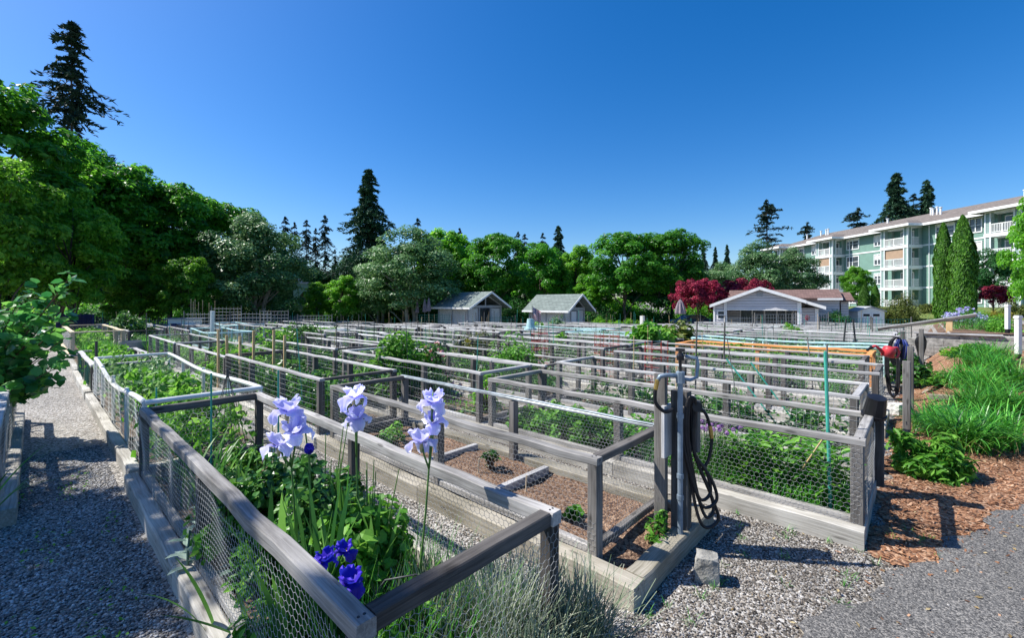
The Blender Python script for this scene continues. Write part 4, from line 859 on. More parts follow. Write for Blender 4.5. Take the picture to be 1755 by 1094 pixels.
# ------------------------------------------------------------------ raised beds
def bed(x0, x1, y0, y1, label, ht=.16, hf=.87, posts=None, rail='wood', post='wood_post', bord='timber', soil='soil', net='hex', cell=.05, wire='wire', wr=.0013,
        rw=.09, rh=.045, pw=.085, bw=.12, ext=(0.02, 0.02), far_rail=None, group='raised garden beds', frame=True, name='raised_bed', inner=None, cross=None, hfs=None, seed=0, pipe=False, low_rail=False, sag=0.0):
    cx, cy = (x0+x1)/2, (y0+y1)/2; z = g(min(cx, -0.2), cy)
    r = empty(name, (cx, cy, z), label, 'garden bed', group)
    a, b, c, d = x0-cx, x1-cx, y0-cy, y1-cy; rnd = random.Random(seed)
    bx0, bx1, by0, by1 = a-ext[0]-bw*.5, b+ext[1]+bw*.5, c-bw*.75, d+bw*.75
    for k, (p, q) in enumerate((((bx0, by0, 0), (bx1, by0, 0)), ((bx0, by1, 0), (bx1, by1, 0)), ((bx0+bw/2, by0+bw/2+.003, 0), (bx0+bw/2, by1-bw/2-.003, 0)), ((bx1-bw/2, by0+bw/2+.003, 0), (bx1-bw/2, by1-bw/2-.003, 0)))):
        m = MB(); m.rnd.seed(seed*10+k)
        n = 2 if (k < 2 and x1-x0 > 3) else 1
        P, Q = Vector(p), Vector(q)
        for i in range(n):
            A, B = P.lerp(Q, i/n+(.0008 if i else 0)), P.lerp(Q, (i+1)/n-(.0008 if i < n-1 else 0))
            m.beam(A+Vector((0, 0, ht/2-.03)), B+Vector((0, 0, ht/2-.03)), bw, ht+.06, cham=.012, seg=10, jit=.005)
        m.build('border_timber', M[bord], r)
    sm = []; nx, ny = max(8, int((x1-x0)/.12)), 10
    xs, ys = np.linspace(bx0+bw*.9, bx1-bw*.9, nx), np.linspace(by0+bw*.9, by1-bw*.9, ny); XX, YY = np.meshgrid(xs, ys); rg = np.random.default_rng(seed+3)
    ZZ = ht-.05+.022*np.sin(XX*2.3+seed)*np.sin(YY*5)+rg.normal(size=XX.shape)*.009
    i = np.arange(nx-1)[None]+np.arange(ny-1)[:, None]*nx; F = np.stack([i, i+1, i+nx+1, i+nx], -1).reshape(-1, 4)
    link('soil', npmesh('soil', np.stack([XX, YY, ZZ], -1).reshape(-1, 3), [F], None, True), M[soil], r)
    if not frame: return r
    posts = posts if posts is not None else [x0+(x1-x0)*t for t in (0, .34, .67, 1)]
    hfs = hfs or (hf, hf)
    for si, (yy, H_) in enumerate(((c, hfs[0]), (d, hfs[1]))):
        for px in posts:
            m = MB(); m.rnd.seed(seed+int(px*10)+si)
            x = px-cx+(pw/2 if px == x0 else -pw/2 if px == x1 else 0)
            if pipe: m.tube([(x, yy, ht-.08), (x, yy, H_-.02)], pw/2, 10)
            else: m.beam((x, yy, ht-.1), (x, yy, H_-rh-.001), pw, pw, (1, 0, 0), .006, 3, .002)
            m.build('post', M[post], r)
        m = MB(); m.rnd.seed(seed+77+si); fr = far_rail if (far_rail and si == 1) else rail
        if pipe:
            n = 14; m.tube([(a+(b-a)*i/n, yy, H_-sag*math.sin(math.pi*i/n)**2*(1 if si == 0 else .5)) for i in range(n+1)], rw/2, 10)
        elif fr == 'tin': m.beam((a-.02, yy, H_-.02), (b+.02, yy, H_-.02), rw, .035, cham=.01, seg=12, jit=.004); m.beam((a-.02, yy-.02, H_+.003), (b+.02, yy-.02, H_+.003), rw*.5, .01, cham=.002, seg=12, jit=.003)
        else:
            m.beam((a-.01, yy, H_-rh/2), (b+.01, yy, H_-rh/2), rw, rh, cham=.006, seg=12, jit=.008)
            if seed < 4:
                for px in posts:
                    for e in (-.018, .022): sx0 = min(max(px-cx+e, a+.03), b-.03); m.tube([(sx0, yy+e*.6, H_-.002), (sx0, yy+e*.6, H_+.0025)], .0055, 7, m=1)
        m.build('top_rail', [M[fr], M['rubber']], r)
        if low_rail and si == 0: m = MB(); m.beam((a, yy, ht+.02), (b, yy, ht+.02), .06, .06, cham=.006, seg=8, jit=.003); m.build('bottom_rail', M[rail], r)
    for si, xx in enumerate((a, b)):
        m = MB(); m.rnd.seed(seed+99+si); xr = xx+(rw/2 if si == 0 else -rw/2)
        if pipe: m.tube([(xx, c, hfs[0]), (xx, d, hfs[1])], rw/2, 10)
        else: m.beam((xr, c+rw/2+.003, hfs[0]-rh/2), (xr, d-rw/2-.003, hfs[1]-rh/2), rw, rh, cham=.006, seg=5, jit=.002)
        m.build('end_rail', M[cross or rail], r)
        if not pipe: m = MB(); m.beam((xr, c+pw/2+.003, ht+.03), (xr, d-pw/2-.003, ht+.03), .06, .06, cham=.006); m.build('bottom_rail', M['wood_post'], r)
    for px in (inner or []):
        m = MB(); m.beam((px-cx, c+.06, ht-.02), (px-cx, d-.06, ht-.02), .07, .09); m.build('divider', M['wood'], r)
    if net:
        Hn = hf-ht-rh+.02; e = pw/2+.004
        netting([((a, c-e), (b, c-e), Hn), ((a, d+e), (b, d+e), hfs[1]-ht-rh+.02), ((a-.004, c), (a-.004, d), Hn), ((b+.004, c), (b+.004, d), Hn)], net, cell, wr, M[wire], r, ht-.01, .014, seed)
    return r
RB = 'raised garden beds'
bed(-6.15, -1.45, .8, 1.92, 'nearest bed, weathered grey rail frame holding the tall lavender irises', posts=[-6.15, -3.68, -1.45], rh=.075, rw=.078, pw=.078, rail='wood_mid', post='wood_dark', cross='wood_dark', low_rail=True, seed=1, ext=(.05, -.02), cell=.043, wr=.0013)
bed(-5.95, -1.72, 2.8, 3.93, 'second bed, bare bark soil inside chicken wire, folded metal on its far rail', posts=[-5.95, -3.6, -1.75], rail='wood_mid', far_rail='tin', soil='soil_bark', ext=(.05, .3), bw=.15, bord='timber_moss', inner=[-4.2, -3.05], seed=2, pw=.085, cross='wood_dark', cell=.045, rh=.055, rw=.08, wr=.001, low_rail=True)
bed(-4.76, -.33, 4.67, 5.85, 'third bed, chives and broad leafed greens behind chicken wire next to the bark path', posts=[-4.76, -2.6, -.33], ext=(.05, -.05), rail='wood_mid', seed=3, rh=.055, rw=.075, pw=.09, cell=.045, wr=.001, low_rail=True, cross='wood_mid')
bed(-12.4, -6.45, .85, 2.05, 'white plastic pipe framed bed with sagging rail and string netting', posts=[-12.4, -11, -9.4, -7.9, -6.45], rail='pvc', post='pvc', rw=.06, pw=.05, net='hex', cell=.09, wire='white', wr=.0019, pipe=True, sag=.16, seed=4)
bed(-16.9, -12.8, .85, 2.0, 'bed fenced in low green plastic mesh beyond the white pipe bed', posts=[-16.9, -14.6, -12.8], hf=.7, net='sq', cell=(.06, .06), wire='wire_green', wr=.002, seed=5, rail='wood', post='wood_dark')
bed(-30, -22.8, .95, 2.35, 'pale new wood framed bed at the far end of the gravel path', posts=[-30, -27.6, -25.2, -22.8], rail='wood_pale', post='wood_pale', bord='wood_pale', hf=.95, rw=.12, pw=.12, net='hex', cell=.07, wr=.002, seed=6)
bed(-22.3, -17.3, .9, 2.0, 'open bed without a frame before the pale new wood bed', frame=False, seed=7)
bed(-11.2, -6.05, -1.42, -.26, 'bed in deep shade on the left side of the gravel path', posts=[-11.2, -8.6, -6.05], seed=8, post='wood_dark', cell=.05)
bed(-5.1, -.75, 12.45, 13.62, 'orange stained framed bed in the seventh row', posts=[-5.1, -3.0, -.75], rail='orange', post='orange', cross='orange', rw=.11, rh=.06, net='sq', cell=(.1, .1), wr=.002, seed=9)
bed(-5.4, -.6, 14.45, 15.6, 'pale teal painted pipe framed bed behind the orange bed', posts=[-5.4, -3.6, -2.0, -.6], rail='teal', post='teal', pipe=True, sag=.1, rw=.07, pw=.06, net='sq', cell=(.1, .1), wr=.002, seed=10)
bed(-10.4, -5.9, 14.45, 15.6, 'second pale teal framed bed, left of the first one', posts=[-10.4, -8.4, -5.9], rail='teal', post='teal', rw=.07, pw=.06, net='sq', cell=(.1, .1), wr=.002, seed=12)
EXC = [(-6.4, 0, 0), (-12.6, -6, 0), (-30.3, -12, 0)]

# prototypes for the others
def proto_bed(style, seed):
    kw = dict(label='x', seed=seed, rw=.075, rh=.038, bw=.12, low_rail=True)
    Lh = 2.22
    if style == 'grey': kw.update(net='sq', cell=(.075, .15), wr=.0019)
    if style == 'greyhex': kw.update(net='hex', cell=.06, wr=.0013, post='wood_dark', cross='wood_dark')
    if style == 'dark': kw.update(net='sq', cell=(.08, .08), wr=.0019, rail='wood', post='wood_dark', cross='wood_dark', hf=.94)
    if style == 'pale': kw.update(net='sq', cell=(.09, .18), wr=.002, rail='white', post='wood', hf=.8)
    if style == 'green': kw.update(net='sq', cell=(.06, .06), wr=.0022, wire='wire_green', hf=1.0, post='wood_post')
    if style == 'teal': kw.update(net='sq', cell=(.1, .1), wr=.002, rail='teal', post='teal', pipe=True, rw=.06, pw=.055, sag=.08)
    if style == 'open': kw.update(frame=False)
    return bed(-Lh, Lh, -.585, .585, **kw)
ORD = 'first second third fourth fifth sixth seventh eighth ninth tenth eleventh twelfth thirteenth fourteenth fifteenth sixteenth seventeenth'.split()
DESC = {'grey': 'grey welded wire bed', 'greyhex': 'grey chicken wire bed', 'dark': 'tall dark posted bed', 'pale': 'low white railed bed', 'green': 'tall green mesh bed', 'teal': 'pale teal pipe bed', 'open': 'open timber bed'}
protos = {}; BEDS = []
rb = random.Random(77)
for k in range(1, 17):
    y0 = .8+1.95*k; cyk = y0+.585
    xr = -6.15 if k == 1 else (-4.95 if k == 2 else (-10.6 if k == 7 else (-5.35 if k == 6 else -.42-rb.uniform(0, .35))))
    c = 0 if k not in (1, 2, 6, 7) else (2 if k == 7 else 1)
    x1 = xr
    while True:
        x0 = x1-4.44; cx = (x0+x1)/2; xc, yc = w2c(cx, cyk)
        if yc > 40 or cx < -46: break
        far = yc > 16
        ok = yc < 38.5 and not (xc > 14 and yc > 34)
        if ok:
            st = rb.choices(['grey', 'greyhex', 'dark', 'pale', 'green', 'teal', 'open'], [30, 22, 24, 7, 6, 4, 7])[0]
            if k <= 5 and c < 2: st = ['grey', 'greyhex', 'dark'][(k+c) % 3]
            if k in (9, 10) and c == 0: st = 'green'
            lab = f'{DESC[st]}, {ORD[c]} from the bark path in the {ORD[k]} row'
            loc = (cx, cyk+rb.uniform(-.05, .05), g(min(cx, -.2), cyk)); rz = rb.gauss(0, .006)
            if st not in protos: o = proto_bed(st, 100+len(protos)); protos[st] = o; o.location = loc; o.rotation_euler = (0, 0, rz); o['label'] = lab
            else: o = copy_tree(protos[st], loc, rz, (1, 1, rb.uniform(.92, 1.12)), None, lab, RB); o.rotation_euler = (rb.gauss(0, .006), rb.gauss(0, .004), rz)
            BEDS.append((cx, cyk, k, c, st, yc, xc, loc[2]))
        x1 = x0-.26-rb.uniform(0, .12); c += 1
print('beds', len(BEDS))

# ------------------------------------------------------------------ crops in the beds
def crop(seed, mat, n, kind):
    rng = np.random.default_rng(seed); lb = LB()
    if kind == 'rows':      # low seedlings in lines
        for row in (-.35, 0, .35):
            xs = np.arange(-1.95, 1.95, .24)+rng.normal(size=17)[:len(np.arange(-1.95, 1.95, .24))]*.03
            for x in xs:
                if rng.random() < .2: continue
                m = 14; s = rng.uniform(.5, 1.2); P = np.stack([x+rng.normal(size=m)*.05*s, row+rng.normal(size=m)*.05*s, .12+rng.random(m)*.16*s], 1)
                V, F, T = leaf_geo(rng, P, rng.normal(size=(m, 3))*.6+[0, 0, .8], .085*s*rng.uniform(.6, 1.2, m), .6); lb.add(V, F, T)
    elif kind == 'lush':
        m = n; cx = rng.uniform(-1.95, 1.95, 26); cyy = rng.uniform(-.42, .42, 26); hh = rng.uniform(.25, .6, 26); ci = rng.integers(0, 26, m)
        P = np.stack([cx[ci]+rng.normal(size=m)*.13, cyy[ci]+rng.normal(size=m)*.11, .1+hh[ci]*rng.random(m)**.7], 1)
        V, F, T = leaf_geo(rng, P, rng.normal(size=(m, 3))*.6+[0, 0, .7], .11*rng.uniform(.5, 1.3, m), .55); lb.add(V, F, T)
    else:                   # grassy onions, garlic
        m = n; cx = rng.uniform(-1.95, 1.95, 40); cyy = rng.uniform(-.4, .4, 40); ci = rng.integers(0, 40, m)
        base = np.stack([cx[ci]+rng.normal(size=m)*.03, cyy[ci]+rng.normal(size=m)*.03, np.full(m, .1)], 1)
        V, F, T = ribbons(rng, base, rng.random(m)*6.28, rng.uniform(.25, .6, m), np.full(m, .016), rng.uniform(0, .3, m), rng.uniform(.1, 1.1, m), 4); lb.add(V, F, T)
    return lb.build('vegetable_crop', M[mat])
CROPS = [crop(1, 'herb', 0, 'rows'), crop(2, 'herb', 2600, 'lush'), crop(3, 'herb_dark', 2800, 'lush'), crop(4, 'blade', 1000, 'onion'), crop(5, 'herb_dark', 0, 'rows'), crop(6, 'silver', 2200, 'lush')]
CN = ['young seedlings in rows', 'lush fresh greens', 'dark leafy greens', 'grassy onion leaves', 'dark seedlings in rows', 'greyish leafy herbs']
used = [False]*6
for i, (cx, cyk, k, c, st, yc, xc, z) in enumerate(BEDS):
    j = rb.choices(range(6), [3, 5, 5, 4, 3, 3])[0]
    lab = f'{CN[j]}, {ORD[c]} bed from the bark path in the {ORD[k]} row'
    if not used[j]: o = CROPS[j]; used[j] = True
    else: o = CROPS[j].copy(); COL.objects.link(o)
    o.location = (cx, cyk, z); o.rotation_euler = (0, 0, math.pi*rb.randint(0, 1)); o.scale = (1, 1, rb.uniform(.8, 1.3)); tag(o, lab, 'vegetables', 'crops in the raised beds', 'stuff')
for n_, (x, y, j, lab) in enumerate([(-8.0, 1.45, 1, 'lush greens at the near end of the white pipe bed'), (-10.6, 1.45, 5, 'greyish herbs at the far end of the white pipe bed'), (-14.9, 1.42, 1, 'greens inside the low green mesh bed'), (-19.8, 1.45, 3, 'grassy leaves in the open bed before the new wood bed'), (-25.0, 1.65, 1, 'greens at the near end of the pale new wood bed'), (-28.0, 1.65, 2, 'dark greens at the far end of the pale new wood bed'), (-8.6, -.84, 2, 'dark greens in the shaded bed left of the path'), (-2.9, 13.03, 1, 'greens inside the orange framed bed'), (-3.0, 15.0, 5, 'herbs inside the first pale teal bed'), (-8.1, 15.0, 2, 'dark greens inside the second pale teal bed')]):
    o = CROPS[j].copy(); COL.objects.link(o); o.location = (x, y, g(x, y)+.03); o.rotation_euler = (0, 0, 0); o.scale = (1.0 if n_ else .95, .95, 1.25); tag(o, lab, 'vegetables', 'crops in the raised beds', 'stuff')
# taller plants standing in beds
def leafy(seed, mat, h, r, n, ls, flower=None):
    return shrub('leafy_plant', seed, r, h, n, ls, M[mat], (0, 0, 0), 'x', 'plant', 'tall plants in the beds', nclump=16, flower=flower)
TALL = [leafy(70, 'herb', .8, .4, 420, .12), leafy(71, 'herb_dark', 1.0, .45, 520, .11), leafy(72, 'bright', 1.3, .35, 420, .13), leafy(73, 'silver', .9, .4, 480, .09), leafy(74, 'herb_dark', .9, .42, 460, .1, (9, .09, 'pink')), leafy(75, 'herb', .85, .42, 420, .1, (9, .08, 'whitefl'))]
TN = ['bushy light green plant', 'bushy dark green plant', 'tall bright green plant', 'grey green bushy plant', 'pink flowering bush', 'white flowering bush']
tu = [False]*6
for i, (cx, cyk, k, c, st, yc, xc, z) in enumerate(BEDS):
    if rb.random() > .8: continue
    j = rb.choices(range(6), [5, 5, 4, 4, 2, 2])[0]; loc = (cx+rb.uniform(-1.7, 1.7), cyk+rb.uniform(-.25, .25), z+.1); s = rb.uniform(.75, 1.15)
    lab = f'{TN[j]}, {ORD[c]} bed from the bark path in the {ORD[k]} row'
    if not tu[j]: o = TALL[j]; tu[j] = True; o.location = loc; o.scale = (s,)*3; o['label'] = lab
    else: copy_tree(TALL[j], loc, rb.random()*6, s, None, lab)
for j in range(6):
    if not tu[j]:
        for kk in KIDS[TALL[j].name]: bpy.data.objects.remove(kk)
        bpy.data.objects.remove(TALL[j])
# stakes and poles
def pole(name, p, q, r, mat, label, group='poles standing in the beds', cat='stake', n=6):
    m = MB(); m.tube([Vector(p), (Vector(p)+Vector(q))/2, Vector(q)], r, n); o = m.build(name, M[mat]); return tag(o, label, cat, group)
for i, (cx, cyk, k, c, st, yc, xc, z) in enumerate(BEDS):
    for q in range(rb.choice([1, 2, 2, 3])):
        mt, nm = [('wire_dark', 'dark rod'), ('wood_stake', 'bamboo cane'), ('stakegreen', 'green coated stake'), ('wood_post', 'grey wooden stake')][(i+q*2) % 4]
        px, py = cx+rb.uniform(-2, 2), cyk+rb.choice([-1, 1])*rb.uniform(.3, .5); h = rb.uniform(1.1, 1.75)
        pole('garden_stake', (px, py, z), (px+rb.gauss(0, .05), py+rb.gauss(0, .05), z+h), .007 if mt != 'wood_post' else .014, mt, f'{nm}, {ORD[c]} bed from the bark path in the {ORD[k]} row')

# ------------------------------------------------------------------ foreground: hose post, hoses, blocks
HPX, HPY = UD(1158, 3.6)
hp = empty('hose_post', (HPX, HPY, .0), 'grey wooden post carrying a blue grey water pipe at the bare soil bed', 'water post')
m = MB(); m.beam((0.02, .06, .1), (.02, .06, 1.28), .09, .14, (1, 0, 0), .006, 4, .003); m.build('post', M['wood_post'], hp)
m = MB(); m.beam((-.1, -.06, .1), (-.1, -.06, 1.42), .05, .1, (1, 0, 0), .006, 4, .003); m.build('side_board', M['wood_post'], hp)
m = MB(); m.beam((-.055, -.02, .75), (-.055, -.02, 1.17), .03, .2, (0, 1, 0), .004); m.build('back_board', M['wood'], hp)
m = MB(); m.beam((.09, .14, .78), (.09, .14, 1.2), .06, .1, (1, 0, 0), .006); m.build('hose_block', M['wood_post'], hp)
px, py = .06, -.055
m = MB(); m.tube([(px, py, .1), (px, py, 1.43)], .021, 12)
for z in (.45, .62, 1.1): m.lathe([(.0, z-.02), (.027, z-.018), (.027, z+.018), (0, z+.02)], 12, (px, py, 0))
m.lathe([(0, 1.36), (.036, 1.362), (.036, 1.45), (.03, 1.455), (0, 1.456)], 8, (px, py, 0))
pipe = m.build('pipe', M['pipe'], hp, smooth=False)
m = MB(); m.tube([(px, py, 1.42), (px-.08, py-.07, 1.425), (px-.12, py-.105, 1.415), (px-.135, py-.12, 1.38)], [.019, .018, .018, .017], 10); m.build('left_spout', M['pipe'], pipe, smooth=True)
m = MB(); m.tube([(px, py, 1.40), (px+.06, py+.05, 1.385), (px+.1, py+.085, 1.41), (px+.105, py+.09, 1.5), (px+.1, py+.085, 1.56), (px+.03, py+.03, 1.575)], .014, 8); m.build('bent_pipe', M['pipe'], pipe, smooth=True)
m = MB(); m.tube([(px, py, 1.45), (px, py, 1.62)], .012, 8); m.lathe([(0, 1.54), (.03, 1.545), (.032, 1.58), (.02, 1.6), (0, 1.605)], 8, (px, py, 0)); m.box(px-.035, px+.035, py-.008, py+.008, 1.615, 1.64); m.build('valve', M['black'], pipe)
def hose(name, pts, r, mat, label, tip=None):
    # smooth path through the points
    P = [Vector(p) for p in pts]; out = []
    for i in range(len(P)-1):
        p0, p1, p2, p3 = P[max(i-1, 0)], P[i], P[i+1], P[min(i+2, len(P)-1)]
        for k in range(6):
            t = k/6; out.append(.5*((2*p1)+(p2-p0)*t+(2*p0-5*p1+4*p2-p3)*t*t+(3*p1-p0-3*p2+p3)*t**3))
    out.append(P[-1]); m = MB(); m.tube(out, r, 9); o = m.build(name, mat, None, smooth=True); return o
bx, by = HPX, HPY
h1 = hose('short_hose', [(bx+px-.135, by+py-.12, 1.385), (bx+px-.15, by+py-.13, 1.3), (bx+px-.15, by+py-.12, 1.2), (bx+px-.1, by+py-.07, 1.13), (bx+px-.06, by+py-.0, 1.14)], .015, M['rubber'], '')
tag(h1, 'short black hose hanging from the left spout of the water post', 'hose'); m = MB(); m.tube([(bx+px-.135, by+py-.12, 1.39), (bx+px-.148, by+py-.128, 1.31)], .018, 8); m.build('coupling', M['brass'], h1)
loops = []
hx_, hy_ = bx+.12, by+.07
pts = []
for i, (zb, w1, off) in enumerate(((.42, .05, 0), (.36, .09, .015), (.28, .07, .03), (.2, .10, .02))):
    pts += [(hx_-.05+off, hy_-.07+off, 1.17+.012*i), (hx_-.055+off, hy_-.08+off, .9), (hx_-.01+off, hy_-.05+off*2, zb+.2), (hx_+.05+off, hy_+.01+off, zb), (hx_+.05+w1, hy_+.06+w1*.6, zb+.05), (hx_+.03+w1*.8, hy_+.05+w1*.5, zb+.22), (hx_-.0, hy_+.0, .8), (hx_-.02+off, hy_-.0, 1.1), (hx_-.01+off, hy_-.03, 1.21+.01*i)]
h2 = hose('garden_hose', pts, .013, M['rubber'], ''); tag(h2, 'long black hose looped over the water post', 'hose')
h3 = hose('spray_hose', [(hx_+.0, hy_+.05, 1.16), (hx_+.06, hy_+.09, 1.1), (hx_+.09, hy_+.115, .98), (hx_+.1, hy_+.12, .88), (hx_+.08, hy_+.1, .72), (hx_+.03, hy_+.06, .62)], .013, M['rubber'], ''); tag(h3, 'black hose end with a round spray head on the water post', 'hose')
m = MB(); m.tube([(hx_-.01, hy_+.04, 1.15), (hx_+.03, hy_-.01, 1.165)], [.03, .036], 14); m.tube([(hx_+.03, hy_-.01, 1.165), (hx_+.035, hy_-.016, 1.166)], [.04, .04], 14); m.build('spray_head', M['black'], h3)
m = MB(); m.tube([(hx_+.088, hy_+.114, 1.0), (hx_+.1, hy_+.12, .9)], .017, 8); m.build('coupling', M['brass'], h3)
def blocky(name, c, s, rz, mat, label, seed, cat, tilt=0.0):
    rnd = random.Random(seed); m = MB(); N = 4; vs = []; fs = []
    import itertools
    g3 = {}
    for i, j, k in itertools.product(range(N+1), repeat=3):
        if 0 in (i, j, k) or N in (i, j, k):
            v = Vector(((i/N-.5), (j/N-.5), k/N)); q = Vector((v.x*2, v.y*2, v.z*2-1)); e = sum(abs(t) > .99 for t in q); f = 1-.035*(e-1)
            v = Vector((v.x*f*(1-.12*v.z), v.y*f*(1-.12*v.z), (v.z-.5)*f+.5)); v = Vector((v.x*s[0], v.y*s[1], v.z*s[2]))+Vector((rnd.uniform(-1, 1), rnd.uniform(-1, 1), rnd.uniform(-1, 1)))*.012*min(s)*4; g3[(i, j, k)] = len(vs); vs.append(v)
    for a in range(3):
        b, c2 = [t for t in range(3) if t != a]
        for side in (0, N):
            for i in range(N):
                for j in range(N):
                    def K(x, y):
                        t = [0, 0, 0]; t[a] = side; t[b] = x; t[c2] = y; return g3[tuple(t)]
                    q = [K(i, j), K(i+1, j), K(i+1, j+1), K(i, j+1)]; fs.append(tuple(q if (side > 0) == (a != 1) else q[::-1]))
    m.add(vs, fs); o = m.build(name, M[mat], None, c, rz); o.rotation_euler[0] = tilt; return tag(o, label, cat)
def gp(u, v, z=0.):       # ground point seen at a pixel
    d = FPX*(HC-z)/(v-VH); return UD(u, d)
X, Y = gp(1205, 1003); blocky('concrete_block', (X, Y+.08, -.01), (.17, .15, .19), .35, 'concrete', 'mossy concrete pier block on the gravel by the bare soil bed', 3, 'block')
X, Y = gp(1545, 712); blocky('pale_rock', (X-.02, Y+.05, 0), (.34, .24, .2), .9, 'rock', 'whitish angular rock on the bark path beside the bed post', 5, 'rock')

# ------------------------------------------------------------------ irises
def petal(rng, kind, size, phase):
    nu, nv = 15, 15; U, Vv = np.meshgrid(np.linspace(0, 1, nu), np.linspace(-1, 1, nv), indexing='ij'); ph2 = rng.random()*6
    if kind == 'fall':
        dr = rng.uniform(.8, 1.15); rr = .095*np.sin(U*1.75); z = .028*np.sin(U*2.6)-.085*dr*U**2.6; wdt = .062*np.sin(np.clip(.1+U*.9, 0, 1)*math.pi*.84)**.8
        e = U**1.2*np.abs(Vv)**1.3; ruf = .017*e*np.sin(U*11+Vv*2+phase)+.006*U**2*np.sin(Vv*7+ph2); curl = -.016*Vv**2*(1-.5*U)
    else:
        rr = .014+.05*np.sin(U*2.2)**1.1+.012*U; z = .105*U-.02*U**5; wdt = .06*np.sin(np.clip(.1+U*.9, 0, 1)*math.pi*.86)**.7
        e = U**1.1*np.abs(Vv)**1.2; ruf = .015*e*np.sin(U*10+Vv*3+phase)+.01*U**3*np.sin(Vv*6+ph2); curl = -.026*Vv**2*(1-.3*U)
    y = Vv*wdt*(1+.06*np.sin(U*14+phase)); x = rr+(curl if kind == 'std' else 0)+ruf; z = z+(curl if kind == 'fall' else 0)+ruf*.7
    V = np.stack([x, y, z], -1).reshape(-1, 3)*size; i = np.arange(nu-1)[:, None]*nv+np.arange(nv-1)[None]; F = np.stack([i, i+nv, i+nv+1, i+1], -1).reshape(-1, 4)
    T = np.clip(.12+.45*U+.35*np.abs(Vv)**2+.1*np.sin(Vv*23)+rng.normal()*.08, 0, 1).reshape(-1); return V, F, T
def rotz(V, a):
    c, s = math.cos(a), math.sin(a); return np.stack([V[:, 0]*c-V[:, 1]*s, V[:, 0]*s+V[:, 1]*c, V[:, 2]], 1)
def iris_flower(rng, parent, c, size, rz, mat='petal', tilt=(0, 0)):
    R = Matrix.Rotation(tilt[0], 3, 'X') @ Matrix.Rotation(tilt[1], 3, 'Y'); R = np.array(R)
    fo = None
    for kind, nm in (('fall', 'flower'), ('std', 'upright_petals')):
        lb = LB()
        for k in range(3):
            V, F, T = petal(rng, kind, size*rng.uniform(.9, 1.1), rng.random()*6); V = rotz(V, rz+k*2.094+(1.047 if kind == 'std' else 0)+rng.normal()*.12); lb.add(V@R.T+np.array(c), [F], T)
        o = lb.build(nm, M[mat], fo or parent, smooth=True); fo = fo or o
    lb = MB()
    for k in range(3):
        a = rz+k*2.094; d = R@np.array([math.cos(a), math.sin(a), .25]); p = Vector(c); lb.tube([p+Vector(d)*.01*size, p+Vector(d)*.045*size], [.008*size, .004*size], 6)
    lb.build('beard', M['yellow'], fo); return fo
def iris(base, top, flowers, label, seed, mat='petal', size=1.0, group=None, sheath=True, leaves=6):
    rng = np.random.default_rng(seed); b = Vector(base); t = Vector(top)-b; r = empty('iris', base, label, 'iris', group)
    m = MB(); pts = [Vector((0, 0, 0)).lerp(t, i/6)+Vector((math.sin(i/6*3.14)*.02*t.length, 0, 0)) for i in range(7)]; m.tube(pts, [.008*size-.0006*i for i in range(7)], 7)
    for (f, s, rz, tl) in flowers:
        p = Vector(f)-b; k = max(0.3, min(.95, (p.z-.09*size)/t.z)); a = pts[int(k*6)]; m.tube([a, a.lerp(p, .6)+Vector((0, 0, -.02)), p], [.007*size, .006*size, .008*size], 6)
    m.build('stem', M['stem'], r, smooth=True)
    for (f, s, rz, tl) in flowers: iris_flower(rng, r, tuple(Vector(f)-b), s, rz, mat, tl)
    if sheath:
        m = MB()
        for (f, s, rz, tl) in flowers:
            p = Vector(f)-b; m.tube([p+Vector((0, 0, -.075*s)), p+Vector((0, 0, -.04*s)), p+Vector((0, 0, -.005*s))], [.007*s, .014*s, .011*s], 7)
        m.build('bud_sheath', M['bud'], r)
    if leaves:
        n = leaves; az = rng.random()*3+np.where(np.arange(n) % 2, 0, math.pi)+rng.normal(size=n)*.35; bs = np.zeros((n, 3)); bs[:, :2] = rng.normal(size=(n, 2))*.05
        V, F, T = ribbons(rng, bs, az, rng.uniform(.4, .68, n)*size, np.full(n, .042*size), rng.uniform(.05, .3, n), rng.uniform(.05, .5, n), 7); lb = LB(); lb.add(V, F, T); lb.build('sword_leaves', M['sword'], r)
    return r
def pt(u, v, d):
    X, Y = UD(u, d); return (X, Y, vz(v, d))
SOIL = .12
def base_of(u, d): X, Y = UD(u, d); return (X, Y, SOIL)
iris(base_of(512, 2.85), pt(490, 690, 2.85), [(pt(492, 705, 2.8), .95, .4, (0, .1)), (pt(508, 742, 2.74), .86, 1.3, (.25, .2)), (pt(478, 765, 2.78), .9, 2.2, (-.2, -.2))], 'lavender iris with three ruffled flowers stacked, leftmost of the irises', 101, group='tall lavender irises')
iris(base_of(612, 2.9), pt(606, 668, 2.9), [(pt(606, 682, 2.88), .86, .9, (0, 0)), (pt(612, 718, 2.84), .8, 1.7, (.25, .15))], 'lavender iris with two flowers in the middle of the bed', 102, group='tall lavender irises')
iris(base_of(708, 2.55), pt(742, 672, 2.7), [(pt(741, 690, 2.7), .8, .2, (.1, .2)), (pt(744, 723, 2.68), .72, 1.2, (.3, .3)), (pt(722, 758, 2.62), .84, 2.4, (-.1, -.25))], 'leaning lavender iris with flowers along its stem, rightmost', 103, group='tall lavender irises')
b_ = empty('iris_bud', base_of(535, 2.75), 'single dark violet iris bud beside the leftmost iris', 'iris'); c = Vector(pt(530, 775, 2.72))-b_.location
m = MB(); m.tube([(0, 0, 0), c*.6, c], [.006, .006, .007], 6); m.build('stem', M['stem'], b_)
lb = LB(); rng = np.random.default_rng(5); P = rdir(rng, 60)*np.array([.022, .022, .03])+np.array(c)+[0, 0, .02]; V, F, T = leaf_geo(rng, P, P-np.array(c)-[0, 0, .02], np.full(60, .035), .8, None, .3); lb.add(V, F, T); lb.build('bud', M['petal_dark'], b_)
